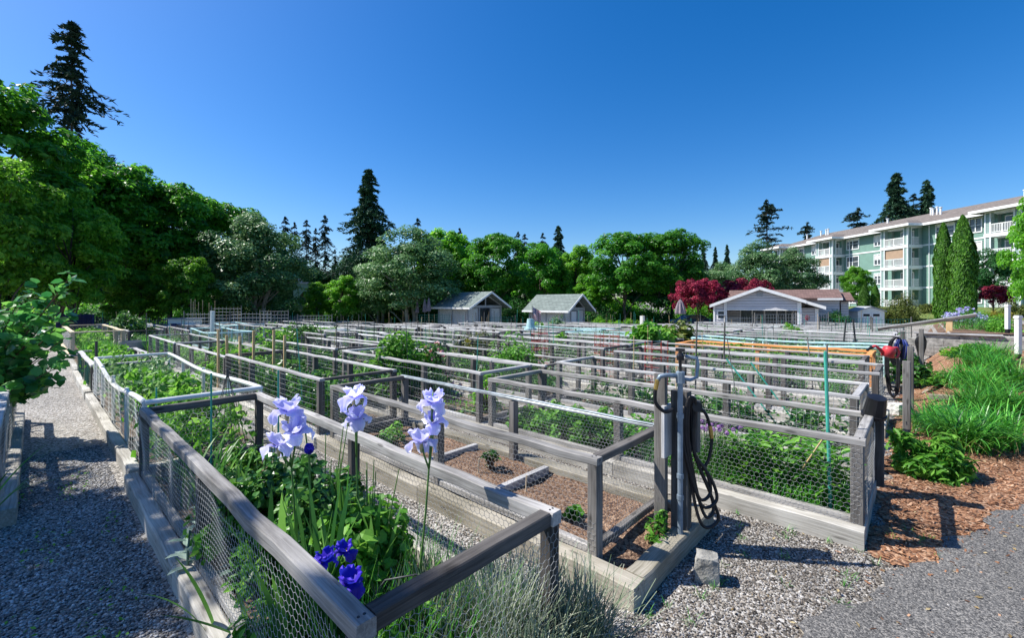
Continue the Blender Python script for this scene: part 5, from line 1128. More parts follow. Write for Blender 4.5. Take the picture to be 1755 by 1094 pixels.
DI = 'violet dutch irises by the front rail'
for i, (u, v, d, s, lab) in enumerate([(600, 1000, 2.0, .62, 'violet dutch iris nearest the front rail corner'), (557, 962, 2.1, .55, 'violet dutch iris left of the other two by the rail'), (592, 945, 2.25, .5, 'violet dutch iris behind the other two')]):
    p = pt(u, v, d); iris((p[0]+.03, p[1], SOIL), p, [(p, s, i*1.1, (.1*i, .1))], lab, 110+i, 'petal_dark', s, DI, False, 4)

# ------------------------------------------------------------------ other plants of the nearest beds
def blades(name, base, n, length, width, seed, mat, label, cat='plant', group=None, spread=.06, lean=(.05, .35), curl=(.1, .9), seg=7, taper=1.0, part='leaves'):
    rng = np.random.default_rng(seed); r = empty(name, base, label, cat, group); bs = np.zeros((n, 3)); bs[:, :2] = rng.normal(size=(n, 2))*spread
    V, F, T = ribbons(rng, bs, rng.random(n)*6.283, rng.uniform(*length, n), np.full(n, width)*rng.uniform(.75, 1.2, n), rng.uniform(*lean, n), rng.uniform(*curl, n), seg, taper)
    lb = LB(); lb.add(V, F, T); lb.build(part, M[mat], r); return r
def W2(X, Y, z=SOIL): return (X, Y, z)
IG = 'clumps of sword leaves'
for i, (u, d, n, L, lab) in enumerate([(505, 2.25, 9, (.6, .85), 'sword leaf fan just behind the front rail, left clump'), (560, 2.35, 11, (.7, .98), 'sword leaf fan in the centre in front of the roses'), (640, 2.55, 9, (.6, .85), 'sword leaf fan right of the centre clump'), (590, 2.9, 8, (.6, .85), 'sword leaf fan under the middle iris'), (470, 2.9, 8, (.6, .85), 'sword leaf fan under the leftmost iris')]):
    blades('iris_leaves', base_of(u, d), n, L, .058, 120+i, 'sword', lab, 'plant', IG, .05, (.02, .28), (0, .4))
blades('daylily', base_of(345, 4.1), 34, (.5, .85), .03, 131, 'sword', 'dark strap leafed daylily clump behind the second rail post', 'plant', 'daylilies in the nearest bed', .09, (.05, .4), (.4, 1.4))
blades('daylily', base_of(425, 3.9), 22, (.4, .7), .028, 132, 'sword', 'smaller strap leafed daylily clump left of the irises', 'plant', 'daylilies in the nearest bed', .08, (.05, .4), (.4, 1.4))
blades('strap_plant', base_of(400, 2.55), 9, (.35, .5), .042, 133, 'sword', 'broad strap leaves poking through the side netting', 'plant', None, .06, (.2, .8), (.1, .8))
blades('onion_plant', base_of(270, 7.0), 40, (.4, .8), .02, 134, 'blade', 'bright onion leaves inside the white pipe bed', 'plant', None, .3, (.0, .3), (.1, .8))
blades('onion_plant', base_of(322, 7.6), 40, (.4, .75), .02, 135, 'blade', 'bright onion leaves at the right side of the white pipe bed', 'plant', None, .28, (.0, .3), (.1, .8))
def rose(loc, seed, h, r, n, label, mat='herb_dark', ls=.068, group='rose bushes', fl=None, reds=True):
    o = shrub('rose_bush', seed, r, h, n, ls, M[mat], loc, label, 'rose bush', group, .72, 34, True, .15, flower=fl)
    rng = np.random.default_rng(seed+500)
    m = MB()
    for i in range(9):
        a = rng.random()*6.28; L = h*rng.uniform(.8, 1.15); x, y = math.cos(a)*r*.7*rng.random(), math.sin(a)*r*.7*rng.random(); m.tube([(x*.2, y*.2, 0), (x*.7, y*.7, L*.6), (x*1.1, y*1.1, L)], [.006, .005, .003], 5, cap=False)
    m.build('canes', M['stem'], o); return o
rose(base_of(555, 3.15), 140, .95, .42, 1900, 'rose bush with rounded dark leaves behind the leftmost iris')
rose(base_of(632, 2.75), 141, .78, .38, 1700, 'rose bush under the middle iris', 'herb')
rose(base_of(460, 3.45), 142, .78, .36, 1200, 'rose bush at the left behind the iris fans')
rose(base_of(690, 2.3), 143, .42, .24, 600, 'low rose with pale leaflets inside the wire hoop', 'herb', .06)
rose(base_of(395, 3.2), 144, .62, .3, 800, 'leafy perennial against the second rail post', 'herb')
rose(base_of(285, 8.3), 145, .55, .4, 700, 'leafy bush in the white pipe bed', 'herb', .07)
for i, (x, y, h, mt, lab) in enumerate([(-3.1, 1.0, .42, 'herb', 'low green perennial inside the side netting, middle'), (-2.55, .98, .36, 'herb', 'low green perennial inside the side netting near the front'), (-4.6, 1.2, .5, 'herb_dark', 'dark perennial behind the second rail post'), (-5.3, 1.45, .45, 'herb', 'fresh perennial at the far end of the iris bed'), (-4.2, 1.65, .55, 'herb_dark', 'dark bush along the inner rail of the iris bed'), (-2.1, 1.35, .3, 'herb', 'leafy weed clump near the front rail')]):
    shrub('perennial', 250+i, .3, h, 620, .07, M[mt], W2(x, y), lab, 'plant', 'perennials of the iris bed', .45, 18, True)
m = MB(); o = Vector(base_of(690, 2.3)); m.tube([o+Vector((-.14, -.12, 0)), o+Vector((-.14, -.12, .3)), o+Vector((-.07, -.06, .43)), o+Vector((.05, .05, .46)), o+Vector((.13, .12, .4)), o+Vector((.14, .13, .0))], .005, 7); tag(m.build('wire_hoop', M['wire_dark'], None, smooth=True), 'dark bent wire hoop over the low rose', 'plant support')
def lambs_ear(loc, seed, h, label):
    rng = np.random.default_rng(seed); r = empty('lambs_ear', loc, label, 'plant', 'felted grey plants'); lb = LB(); m = MB()
    for s in range(5):
        a = rng.random()*6.28; q = Vector((math.cos(a)*.12*(s > 0), math.sin(a)*.12*(s > 0), 0)); H_ = h*(1 if s == 0 else rng.uniform(.4, .75)); m.tube([q, q+Vector((.01, 0, H_*.5)), q+Vector((.02, .01, H_))], [.009, .008, .006], 7)
        for k in range(int(H_/.045)):
            z = .03+k*.045; L = .16*(1-.65*z/h)
            for w_ in (0, math.pi):
                az = k*1.35+w_+a; d = np.array([[math.cos(az), math.sin(az), .25]]); P = np.array([[q.x, q.y, z]])+d*L*.5
                V, F, T = leaf_geo(rng, P, np.array([[-.25*d[0, 0], -.25*d[0, 1], 1.]]), np.array([L]), .36, d, .12, True); lb.add(V, F, T)
    m.build('stem', M['grey_leaf'], r, smooth=True); lb.build('leaves', M['grey_leaf'], r); return r
X, Y = gp(325, 965, .15); lambs_ear((X-.02, Y+.08, SOIL), 150, .5, 'pale grey felted plant left of the second rail post'); lambs_ear((X+.4, Y+.22, SOIL), 151, .38, 'grey felted plant behind the netting right of the second post')
# tall thin grasses and weeds along the front of the nearest bed
def grass_patch(name, x0, x1, y0, y1, n, L, wd, mat, label, seed, z=SOIL, seeds=True):
    rng = np.random.default_rng(seed); bs = np.stack([rng.uniform(x0, x1, n), rng.uniform(y0, y1, n), np.full(n, z)], 1)
    V, F, T = ribbons(rng, bs, rng.random(n)*6.283, rng.uniform(L[0], L[1], n), np.full(n, wd), rng.uniform(0, .25, n), rng.uniform(.05, .8, n), 5); lb = LB(); lb.add(V, F, T)
    return tag(lb.build(name, M[mat]), label, 'grass', kind='stuff')
grass_patch('wild_grass', -2.9, -1.55, .95, 1.85, 1000, (.2, .55), .006, 'blade', 'thin wild grass in the near end of the iris bed', 160)
grass_patch('dry_grass', -2.6, -1.5, 1.0, 1.85, 260, (.25, .6), .004, 'lavleaf', 'dry pale grass stems in the near end of the iris bed', 161)
X, Y = scatter(np.random.default_rng(3), 700, -7.5, -2, -.25, .55)
rng = np.random.default_rng(4); lb = LB(); k = np.abs(np.sin(X*2.1)*np.sin(Y*7+X))>.55
V, F, T = leaf_geo(rng, np.stack([X[k], Y[k], np.full(k.sum(), .03)], 1), rng.normal(size=(k.sum(), 3))*.5+[0, 0, 1], np.full(k.sum(), .035), .5); lb.add(V, F, T); tag(lb.build('path_weeds', M['herb']), 'small weeds sprouting in the shaded gravel path', 'weeds', kind='stuff')
# lavender by the front corner
for i, (X, Y, h, r, n, lab) in enumerate([(-1.62, 1.72, .56, .24, 800, 'grey lavender tuft against the front corner post of the nearest bed'), (-1.28, 1.5, .46, .22, 640, 'grey lavender tuft in front of the front rail'), (-1.42, 2.08, .44, .22, 600, 'grey lavender tuft between the two near beds'), (-1.3, 1.1, .4, .2, 500, 'grey green lavender tuft below the front rail corner'), (-1.95, 1.5, .5, .22, 700, 'grey lavender tuft behind the front rail below the hoop')]):
    o = blades('lavender', (X, Y, 0), n, (h*.7, h*1.15), .006, 170+i, 'lavleaf', lab, 'lavender', 'lavender tufts', r*.4, (.05, .75), (.0, .5), 4, .6)
    rng = np.random.default_rng(175+i); q = 900; az = rng.random(q)*6.28; rad = r*1.2*rng.random(q)**.6; P = np.stack([np.cos(az)*rad, np.sin(az)*rad, h*.85*rng.random(q)*(1-.4*(rad/r/1.2)**2)], 1); V, F, T = leaf_geo(rng, P, rng.normal(size=P.shape), .035*rng.uniform(.6, 1.3, q), .16, rng.normal(size=P.shape)*.5+[0, 0, 1]); lb = LB(); lb.add(V, F, T); lb.build('foliage', M['lavleaf'], o)
# plants of the second and third beds
shrub('squash_seedling', 180, .13, .16, 26, .11, M['herb'], W2(-2.25, 3.2), 'young squash with wide leaves on the bare soil', 'plant', None, .85, 5, True)
shrub('tomato_plant', 181, .12, .45, 90, .07, M['herb_dark'], W2(-3.55, 3.5), 'thin young tomato plant in the bare soil bed', 'plant', None, .4, 9, True)
shrub('leafy_herb', 182, .3, .28, 420, .07, M['herb'], W2(-5.2, 3.25), 'bushy parsley at the far end of the bare soil bed', 'plant', None, .5, 12, True)
shrub('leafy_herb', 183, .16, .3, 160, .06, M['herb'], (-1.56, 3.4, .12), 'yellow green weed at the foot of the water post', 'plant', None, .4, 7)
for i, x in enumerate((-2.9, -3.6)): pole('plant_label', (x, 3.35, .1), (x+.01, 3.35, .27), .008, 'wood_pale', ['pale wooden plant marker near the young tomato', 'pale wooden plant marker farther from the hose post'][i], 'wooden plant markers', 'marker')
PB = 'potato plants in the third bed'
for i, (x, y, lab) in enumerate([(-4.3, 5.0, 'potato plant at the far corner of the third bed'), (-3.75, 5.05, 'second potato plant from the far corner'), (-3.2, 5.0, 'potato plant in the middle of the near side'), (-2.7, 5.1, 'potato plant nearest the chives'), (-4.0, 5.5, 'potato plant at the back of the third bed, left'), (-3.3, 5.5, 'potato plant at the back of the third bed, middle'), (-2.6, 5.5, 'potato plant at the back of the third bed, right')]):
    shrub('potato_plant', 190+i, .42, .42, 700, .085, M['herb'], W2(x, y), lab, 'plant', PB, .55, 16, True)
ch = blades('chives', W2(-1.62, 5.0), 420, (.34, .54), .006, 200, 'herb_dark', 'clump of flowering chives behind the netting', 'chives', None, .15, (0, .3), (.0, .3), 4, .5)
rng = np.random.default_rng(201)
for i in range(24):
    a = rng.random()*6.28; rr = .26*rng.random()**.5; c = np.array([math.cos(a)*rr, math.sin(a)*rr, rng.uniform(.5, .6)]); q = 60; P = c+rdir(rng, q)*.022; V, F, T = leaf_geo(rng, P, P-c, np.full(q, .02), .6); lb = LB(); lb.add(V, F, T); lb.build('flower', M['chive'], ch)
BL = 'broad leafed greens in the third bed'
for i, (x, y, lab) in enumerate([(-.62, 4.98, 'broad leafed green beside the front post of the third bed'), (-.75, 5.4, 'broad leafed green at the back near the path'), (-1.0, 5.02, 'broad leafed green second from the post'), (-1.25, 5.35, 'broad leafed green right behind the chives'), (-1.3, 4.95, 'broad leafed green touching the chives')]):
    rng = np.random.default_rng(210+i); o = empty('leafy_green', W2(x, y), lab, 'plant', BL); n = 150; az = rng.random(n)*6.28; z = rng.uniform(.03, .5, n); rad = .05+.2*rng.random(n)
    P = np.stack([np.cos(az)*rad, np.sin(az)*rad, z], 1); D = np.stack([np.cos(az), np.sin(az), rng.uniform(-.6, .5, n)], 1); V, F, T = leaf_geo(rng, P, D*[-.3, -.3, 0]+[0, 0, 1]+rng.normal(size=P.shape)*.3, rng.uniform(.1, .19, n), .38, D, .15, True); lb = LB(); lb.add(V, F, T); lb.build('leaves', M['herb'], o)
    m = MB()
    for k in range(8): a = k*.8; m.tube([(math.cos(a)*.03, math.sin(a)*.03, 0), (math.cos(a)*.1, math.sin(a)*.1, .45)], [.006, .004], 5, cap=False)
    m.build('stems', M['stem'], o)
grass_patch('green_shoots', -2.4, -.5, 4.74, 5.6, 2200, (.12, .34), .007, 'blade', 'thin green shoots beneath the chives', 220)
# poles
pole('green_pole', (-.58, 4.86, .1), (-.62, 4.86, 1.56), .014, 'stakegreen', 'thick green coated pole in the third bed next to the path', None, 'stake', 8)
for i, (u, d, v, dx) in enumerate([(1300, 6.6, 620, -.45), (1330, 6.7, 625, -.35)]):
    X, Y = UD(u, d); pole('green_pole', (X+.3, Y, .15), (X+dx, Y, vz(v, d)), .012, 'stakegreen', ['left of two leaning green poles behind the third bed', 'right of two leaning green poles behind the third bed'][i], 'leaning green poles')
pole('bamboo_cane', (-.95, 4.95, .15), (-.62, 4.9, .8), .008, 'wood_stake', 'slanting bamboo cane among the broad leafed greens', None, 'cane')
pole('bamboo_cane', (-2.0, 4.85, .1), (-1.98, 4.85, 1.3), .006, 'wood_stake', 'upright bamboo cane left of the chives', None, 'cane')
pole('thin_rod', (-1.55, 5.9, .1), (-1.75, 5.85, 1.55), .005, 'wood_post', 'long thin rod beside the chives', None, 'rod')
SG = 'sawn wooden stakes in a row'
for i, (u, vt, d) in enumerate([(374, 566, 9.6), (390, 575, 9.4), (411, 577, 9.1), (433, 567, 9.3), (468, 566, 9.0), (487, 575, 8.7)]):
    X, Y = UD(u, d); m = MB(); h = vz(vt, d); m.beam((0, 0, .1), (rb.gauss(0, .02), rb.gauss(0, .02), h), .045, .045, (1, 0, 0), .004, 3, .003); tag(m.build('wooden_stake', M['wood_stake'], None, (X, Y, 0)), ORD[i]+' tan sawn stake counted from the left of the stake row', 'stake', SG)
for i, (u, d, vt, mt, lab) in enumerate([(362, 4.6, 640, 'stakegreen', 'thin green stake rising over the iris bed end'), (477, 4.2, 635, 'stakegreen', 'thin green stake right above the leftmost iris'), (268, 5.4, 665, 'stakegreen', 'short green stake at the corner of the white pipe bed'), (165, 9.6, 585, 'wire_dark', 'dark square post beside the green mesh bed'), (1450, 13, 548, 'wire_dark', 'black pole behind the orange bed, left one of a crossed pair'), (1462, 13, 548, 'wire_dark', 'black pole behind the orange bed, right one of a crossed pair')]):
    X, Y = UD(u, d); o = pole('garden_stake', (X+(-.12 if i == 4 else .12 if i == 5 else 0), Y, .1), (X, Y, vz(vt, d)), .009 if i < 3 else .025, mt, lab)
# wire obelisk at the far end of the iris bed
X, Y = UD(390, 5.5); ob = MB()
for k in range(6):
    a = k*1.047; ob.tube([(math.cos(a)*.22, math.sin(a)*.22, .1), (math.cos(a)*.14, math.sin(a)*.14, .55), (0, 0, 1.14)], .004, 5)
for z, r_ in ((.3, .185), (.55, .14), (.8, .085)): ob.tube([(math.cos(t*.5236)*r_, math.sin(t*.5236)*r_, z) for t in range(13)], .004, 5)
ob.tube([(0, 0, 1.1), (0, 0, 1.18)], .014, 6); tag(ob.build('wire_obelisk', M['wire_dark'], None, (X, Y, 0)), 'dark wire obelisk between the iris bed and the white pipe bed', 'plant support')
# peony bush, roses and other bushes in the middle
def bush(u, d, r, h, n, ls, mat, label, seed, flower=None, name='garden_bush', aspect=.42, z=.1): 
    X, Y = UD(u, d); return shrub(name, seed, r, h, n, ls, M[mat], (X, Y, g(X, Y)+z), label, 'bush', None, aspect, 34, False, .1, flower=flower)
bush(680, 9.0, .95, 1.38, 4600, .15, 'herb', 'big dark green peony bush in the middle of the garden', 230)
bush(742, 9.6, .6, 1.15, 1600, .09, 'herb_dark', 'rose bush with pink blooms right of the peony', 231, (30, .11, 'pink'))
bush(742, 8.6, .42, .75, 900, .06, 'silver', 'twiggy greyish bush inside netting', 232)
bush(885, 10.6, .8, 1.25, 3000, .1, 'herb', 'bright narrow leafed bush left of the tall red cage', 233)
bush(812, 13.2, .85, 1.3, 2200, .1, 'olive', 'yellow rose bush in the middle rows', 234, (9, .13, 'gold'))
bush(1120, 13.5, .9, 1.6, 1700, .22, 'herb', 'tall big leafed plant left of the orange bed', 235, aspect=.7)
bush(1165, 15.0, .9, 1.4, 1300, .2, 'olive', 'reddish green leafed plant behind the big leafed one', 236, aspect=.7)
bush(1050, 28, 1.5, .9, 2500, .14, 'olive', 'low spreading bush before the hedge', 237)
bush(955, 30, 1.0, 1.5, 1600, .24, 'silver', 'grey green artichoke in front of the right shed', 238, aspect=.35)
bush(225, 21, 1.1, 1.9, 2600, .2, 'herb_dark', 'dark peony bush with white blooms right of the pale bed', 239, (7, .22, 'whitefl'))
bush(700, 34, .8, .9, 1000, .14, 'herb_dark', 'white flowering bush near the folded umbrellas', 240, (30, .16, 'whitefl'))
bush(1205, 22, .9, .9, 1500, .14, 'herb_dark', 'low bush in front of the house', 241)
bush(475, 13.0, .9, 1.3, 2200, .13, 'herb', 'fresh green bush beside the stakes', 242)
bush(405, 10.4, .8, 1.25, 2600, .13, 'herb', 'leafy bean bush behind the tan stakes', 243)
bush(520, 16.5, .9, 1.4, 1800, .15, 'herb_dark', 'green bush in the middle left rows', 244)
bush(1562, 10.4, .45, .85, 1200, .12, 'herb_dark', 'dark climbing plant behind the path end posts', 245, aspect=.6)
# red wire tomato cages
def cage(u, d, h, r, label):
    X, Y = UD(u, d); m = MB()
    for k in range(8): a = k*.785; m.tube([(math.cos(a)*r, math.sin(a)*r, .1), (math.cos(a)*r, math.sin(a)*r, h)], .006, 4)
    for z in np.arange(.2, h, .2): m.tube([(math.cos(t*.5236)*r, math.sin(t*.5236)*r, z) for t in range(13)], .006, 4)
    tag(m.build('wire_cage', M['wire_red'], None, (X, Y, g(X, Y))), label, 'plant cage', 'red wire cages')
cage(1125, 9.8, 1.15, .26, 'red wire cage left of the water pipe valve'); cage(1040, 10.6, 1.3, .3, 'red wire cage over the middle rows'); cage(925, 11.6, 1.35, .22, 'red wire cage next to the bright narrow leafed bush')

# ------------------------------------------------------------------ right side: path edge, daylily grass, posts, wall
DG = 'clumps of bright daylily grass along the bark path'
def daylily_clump(X, Y, n, L, seed, label, r=.2):
    o = blades('daylily_grass', (X, Y, g(X, Y)), n, (L*.6, L*1.15), .015, seed, 'blade', label, 'grass clump', DG, r, (.03, .5), (.6, 1.9), 8, .75)
    rng = np.random.default_rng(seed+900); q = 26; bs = np.zeros((q, 3)); bs[:, :2] = rng.normal(size=(q, 2))*r
    V, F, T = ribbons(rng, bs, rng.random(q)*6.283, L*rng.uniform(.5, 1.0, q), np.full(q, .013), rng.uniform(.3, .8, q), rng.uniform(.9, 2.2, q), 7); lb = LB(); lb.add(V, F, T); lb.build('dead_blades', M['straw'], o); return o
spots = [(1655, 772, 0, .62, 'front daylily clump leaning over the bark beside the asphalt'), (1705, 765, 0, .6, 'front right daylily clump by the asphalt edge'), (1610, 745, 0, .55, 'daylily clump at the left front behind the leafy bush'), (1668, 720, .05, .6, 'daylily clump in the second rank, left'), (1725, 715, .1, .62, 'daylily clump in the second rank, right edge'), (1690, 690, .15, .6, 'middle daylily clump of the bank'), (1738, 672, .25, .6, 'daylily clump at the right picture edge'), (1660, 672, .2, .55, 'daylily clump beside the dark low leaves'), (1705, 655, .3, .6, 'daylily clump in the rear middle'), (1672, 642, .35, .55, 'rear left daylily clump near the wall'), (1700, 630, .42, .55, 'rearmost daylily clump under the wall')]
for i, (u, v, z, L, lab) in enumerate(spots):
    X, Y = gp(u, v, z); daylily_clump(X, Y, 560 if v > 700 else 420, L*1.08, 300+i, lab, .13)
X, Y = gp(1588, 818); shrub('leafy_bush', 320, .42, .66, 1700, .12, M['herb'], (X, Y+.1, 0), 'dark leafy bush with pointed leaves on the bark path by the third bed', 'bush', None, .3, 34, True)
X, Y = gp(1622, 668, .15); shrub('low_plant', 321, .5, .34, 900, .09, M['herb'], (X, Y, g(X, Y)), 'low green plant along the bark path left of the grass', 'plant', None, .5, 18)
X, Y = gp(1648, 625, .4); shrub('low_plant', 322, .5, .36, 800, .1, M['bright'], (X, Y, g(X, Y)), 'yellow green low plant at the foot of the wall', 'plant', None, .5, 18)
X, Y = gp(1672, 618, .45); shrub('low_plant', 323, .5, .4, 900, .1, M['herb_dark'], (X, Y, g(X, Y)), 'dark low plant at the foot of the wall', 'plant', None, .5, 18)
# block retaining wall: each course of blocks in one wall object
rw_ = empty('retaining_wall', (0.25, 19.75, 0), 'low grey concrete block wall at the end of the bark path', 'wall')
m = MB(); rr = random.Random(4); y_ = 0
for c, (z0, z1) in enumerate(((.3, .62), (.623, .86), (.863, 1.0))):
    x = -.3-(.2 if c % 2 else 0)
    while x < 3.4:
        L = rr.choice([.42, .5, .6]); m.beam((x, -.12+.02*c, (z0+z1)/2), (x+L-.006, -.12+.02*c, (z0+z1)/2), .2, z1-z0, cham=.012); x += L
m.build('blocks', M['concrete'], rw_)
m = MB(); m.beam((-.35, -.16, 1.03), (1.6, -.2, 1.03), .16, .055, cham=.01, seg=5, jit=.004); m.build('cap_board', M['wood'], rw_)
for i, (dY, x0, x1) in enumerate(((9.2, .1, 1.15), (10.4, .15, 1.3), (11.9, .15, 1.35))):
    m = MB(); zc = g(.6, dY); m.beam((x0, dY, max(0, zc)+.01), (x1, dY+.06, g(x1, dY)+.03), .09, .1, cham=.01, seg=6, jit=.006); tag(m.build('path_edging', M['timber_moss']), ['first timber edging across the bark path', 'second timber edging across the bark path', 'third timber edging across the bark path'][i], 'edging', 'timber steps of the bark path')
# long weathered beam on a post
bp = empty('beam_trough', UD(1630, 15.5)+(0,), 'long dark weathered beam sloping over the beds on a tan wooden post', 'beam')
a, b_ = pt(1505, 565, 16.5), pt(1674, 541, 14.6); o = Vector(bp.location)
m = MB(); m.beam(Vector(a)-o, Vector(b_)-o, .16, .1, cham=.02, seg=8, jit=.004); m.build('beam', M['wood_dark'], bp)
m = MB(); m.beam(Vector(a)-o+Vector((0, -.05, .062)), Vector(b_)-o+Vector((0, -.05, .062)), .05, .03, cham=.004); m.build('lip', M['wood'], bp)
p = Vector(pt(1627, 547, 15.1)); m = MB(); m.beam((p.x-o.x, p.y-o.y, -.2), (p.x-o.x, p.y-o.y, p.z-.03), .16, .16, (1, 0, 0), .008); m.build('post', M['wood_stake'], bp)
def white_post(u, d, vtop, label, base=True, w_=.1):
    X, Y = UD(u, d); z = g(X, Y); h = vz(vtop, d)-z; r = empty('white_post', (X, Y, z), label, 'post', 'white square posts', CYAW)
    m = MB(); m.beam((0, 0, .14 if base else -.1), (0, 0, h-.07), w_, w_, (1, 0, 0), .008); m.build('shaft', M['cream'], r)
    m = MB(); m.beam((0, 0, h-.069), (0, 0, h-.03), w_+.03, w_+.03, (1, 0, 0), .008); m.beam((0, 0, h-.029), (0, 0, h), w_+.012, w_+.012, (1, 0, 0), .01); m.build('cap', M['cream'], r)
    if base: m = MB(); m.beam((0, 0, -.1), (0, 0, .139), w_-.015, w_-.015, (1, 0, 0), .004); m.build('foot', M['black'], r)
white_post(1745, 11.0, 541, 'nearest white square post with a black foot'); white_post(1727, 13.8, 522, 'white square post with cap, farther off among the shrubs')
# plants on the bank
def bank(u, v, d, r, h, n, ls, mat, label, seed, flower=None, name='bank_shrub', aspect=.3):
    X, Y = UD(u, d); z = vz(v, d); return shrub(name, seed, r, h, n, ls, M[mat], (X, Y, min(z, g(X, Y)+.05)), label, 'shrub', None, aspect, 30, flower=flower)
bank(1690, 573, 15.6, .95, .95, 5200, .1, 'blade', 'large bright feathery mound behind the wall', 330, aspect=.16)
bank(1717, 578, 14.4, .62, .6, 2600, .08, 'herb', 'smaller leafy mound in front of the feathery one', 331, aspect=.5)
X, Y = UD(1650, 16.6); blades('iris_leaves', (X, Y, g(X, Y)), 90, (.4, .7), .03, 332, 'silver', 'grey sword leaved clump behind the tan beam post', 'plant', IG, .45, (.1, .6), (.1, .6))
bank(1655, 546, 19, .8, .7, 1200, .07, 'silver', 'mass of lilac blossoms beyond the beam', 333, (240, .1, 'lilac'), 'lilac_shrub')
bank(1700, 548, 22, 1.0, .7, 1500, .1, 'bright', 'green shrub between the feathery mound and golden shrub', 334)
# ------------------------------------------------------------------ things hung on posts by the bark path
def pot_on_pole():
    p = Vector(pt(1500, 698, 4.45)); r = empty('black_pot', p, 'black plastic pot upturned on the corner post of the third bed', 'pot'); r.rotation_euler = (.25, .15, 0); r.scale = (1.05,)*3
    m = MB(); m.lathe([(.0, .105), (.075, .103), (.09, -.07), (.1, -.072), (.1, -.1), (.088, -.1), (.07, .09), (0, .092)], 18); m.build('body', M['black'], r, smooth=False)
pot_on_pole()
pole('pot_stick', Vector(pt(1493, 770, 4.6)), Vector(pt(1497, 690, 4.7)), .01, 'stakegreen', 'short green stick under the black pot', None)
m = MB(); m.beam((-.3, 5.96, .1), (-.3, 5.96, .8), .08, .08, (1, 0, 0)); tag(m.build('corner_stake', M['wood_dark']), 'dark post just behind the far corner of the third bed', 'post')
for i, (X, Y, h, lab) in enumerate([(-.12, 8.15, 1.2, 'grey post holding the red watering can'), (-.1, 10.3, 1.25, 'grey post at the path end of the sixth row'), (.05, 14.0, 1.4, 'tall dark post near the orange bed end')]):
    m = MB(); m.beam((X, Y, .0), (X, Y, h), .085, .085, (1, 0, 0), .008, 3, .003); tag(m.build('end_post', M['wood_post']), lab, 'post', 'posts at the path ends of the rows')
p = Vector(pt(1523, 603, 8.3)); r = empty('watering_can', p, 'red plastic watering can hung on a post by the bark path', 'watering can'); r.rotation_euler = (0, .3, CYAW)
m = MB(); m.lathe([(0, -.1), (.1, -.1), (.105, .04), (.085, .09), (.05, .1), (0, .1)], 16); m.build('body', M['red'], r, smooth=True)
m = MB(); m.tube([(-.08, 0, -.06), (-.18, 0, .0), (-.27, 0, .03), (-.33, 0, -.02)], [.035, .028, .022, .03], 9); sp_ = m.build('spout', M['red'], r, smooth=True); m = MB(); m.tube([(-.325, 0, -.01), (-.4, 0, -.1)], [.032, .02], 9); m.build('tip', M['black'], sp_)
m = MB(); m.tube([(.05, 0, .09), (.13, 0, .12), (.2, 0, .05), (.19, 0, -.05), (.1, 0, -.08)], .018, 8); m.build('handle', M['red'], r, smooth=True)
def hung_hose(u, v, d, label, n=5, h=.45, seed=0):
    p = Vector(pt(u, v, d)); rn = random.Random(seed); pts = []
    for i in range(n): 
        w_ = rn.uniform(.05, .12); zb = -h*rn.uniform(.7, 1.1); pts += [p+Vector((rn.uniform(-.03, .03), rn.uniform(-.03, .03), .02)), p+Vector((-w_, -.03, -.15)), p+Vector((-w_*.6, .02, zb)), p+Vector((w_*.7, .04, zb-.02)), p+Vector((w_, .03, -.15))]
    o = hose('hung_hose', pts, .018, M['rubber'], ''); tag(o, label, 'hose', 'dark hoses hung on posts'); return o
hung_hose(1578, 575, 12.2, 'bundle of black hose high on the post by the wall', 6, .55, 1); hung_hose(1536, 580, 9.6, 'coiled hose with a dark strap on the post before the coat', 5, .5, 2); hung_hose(1530, 600, 9.0, 'dark hose draped low past the watering can', 4, .95, 3)
p = Vector(pt(1545, 592, 9.5)); cm = MB()
for k in range(4): a = k*1.1; cm.tube([p+Vector((math.cos(a)*.05, math.sin(a)*.05, .12)), p+Vector((math.cos(a)*.1, math.sin(a)*.1, 0)), p+Vector((math.cos(a)*.06, math.sin(a)*.06, -.3))], [.015, .026, .016], 7)
tag(cm.build('blue_cloth', M['tarp'], None, smooth=True), 'blue and black cloth hung on the hose post', 'cloth')
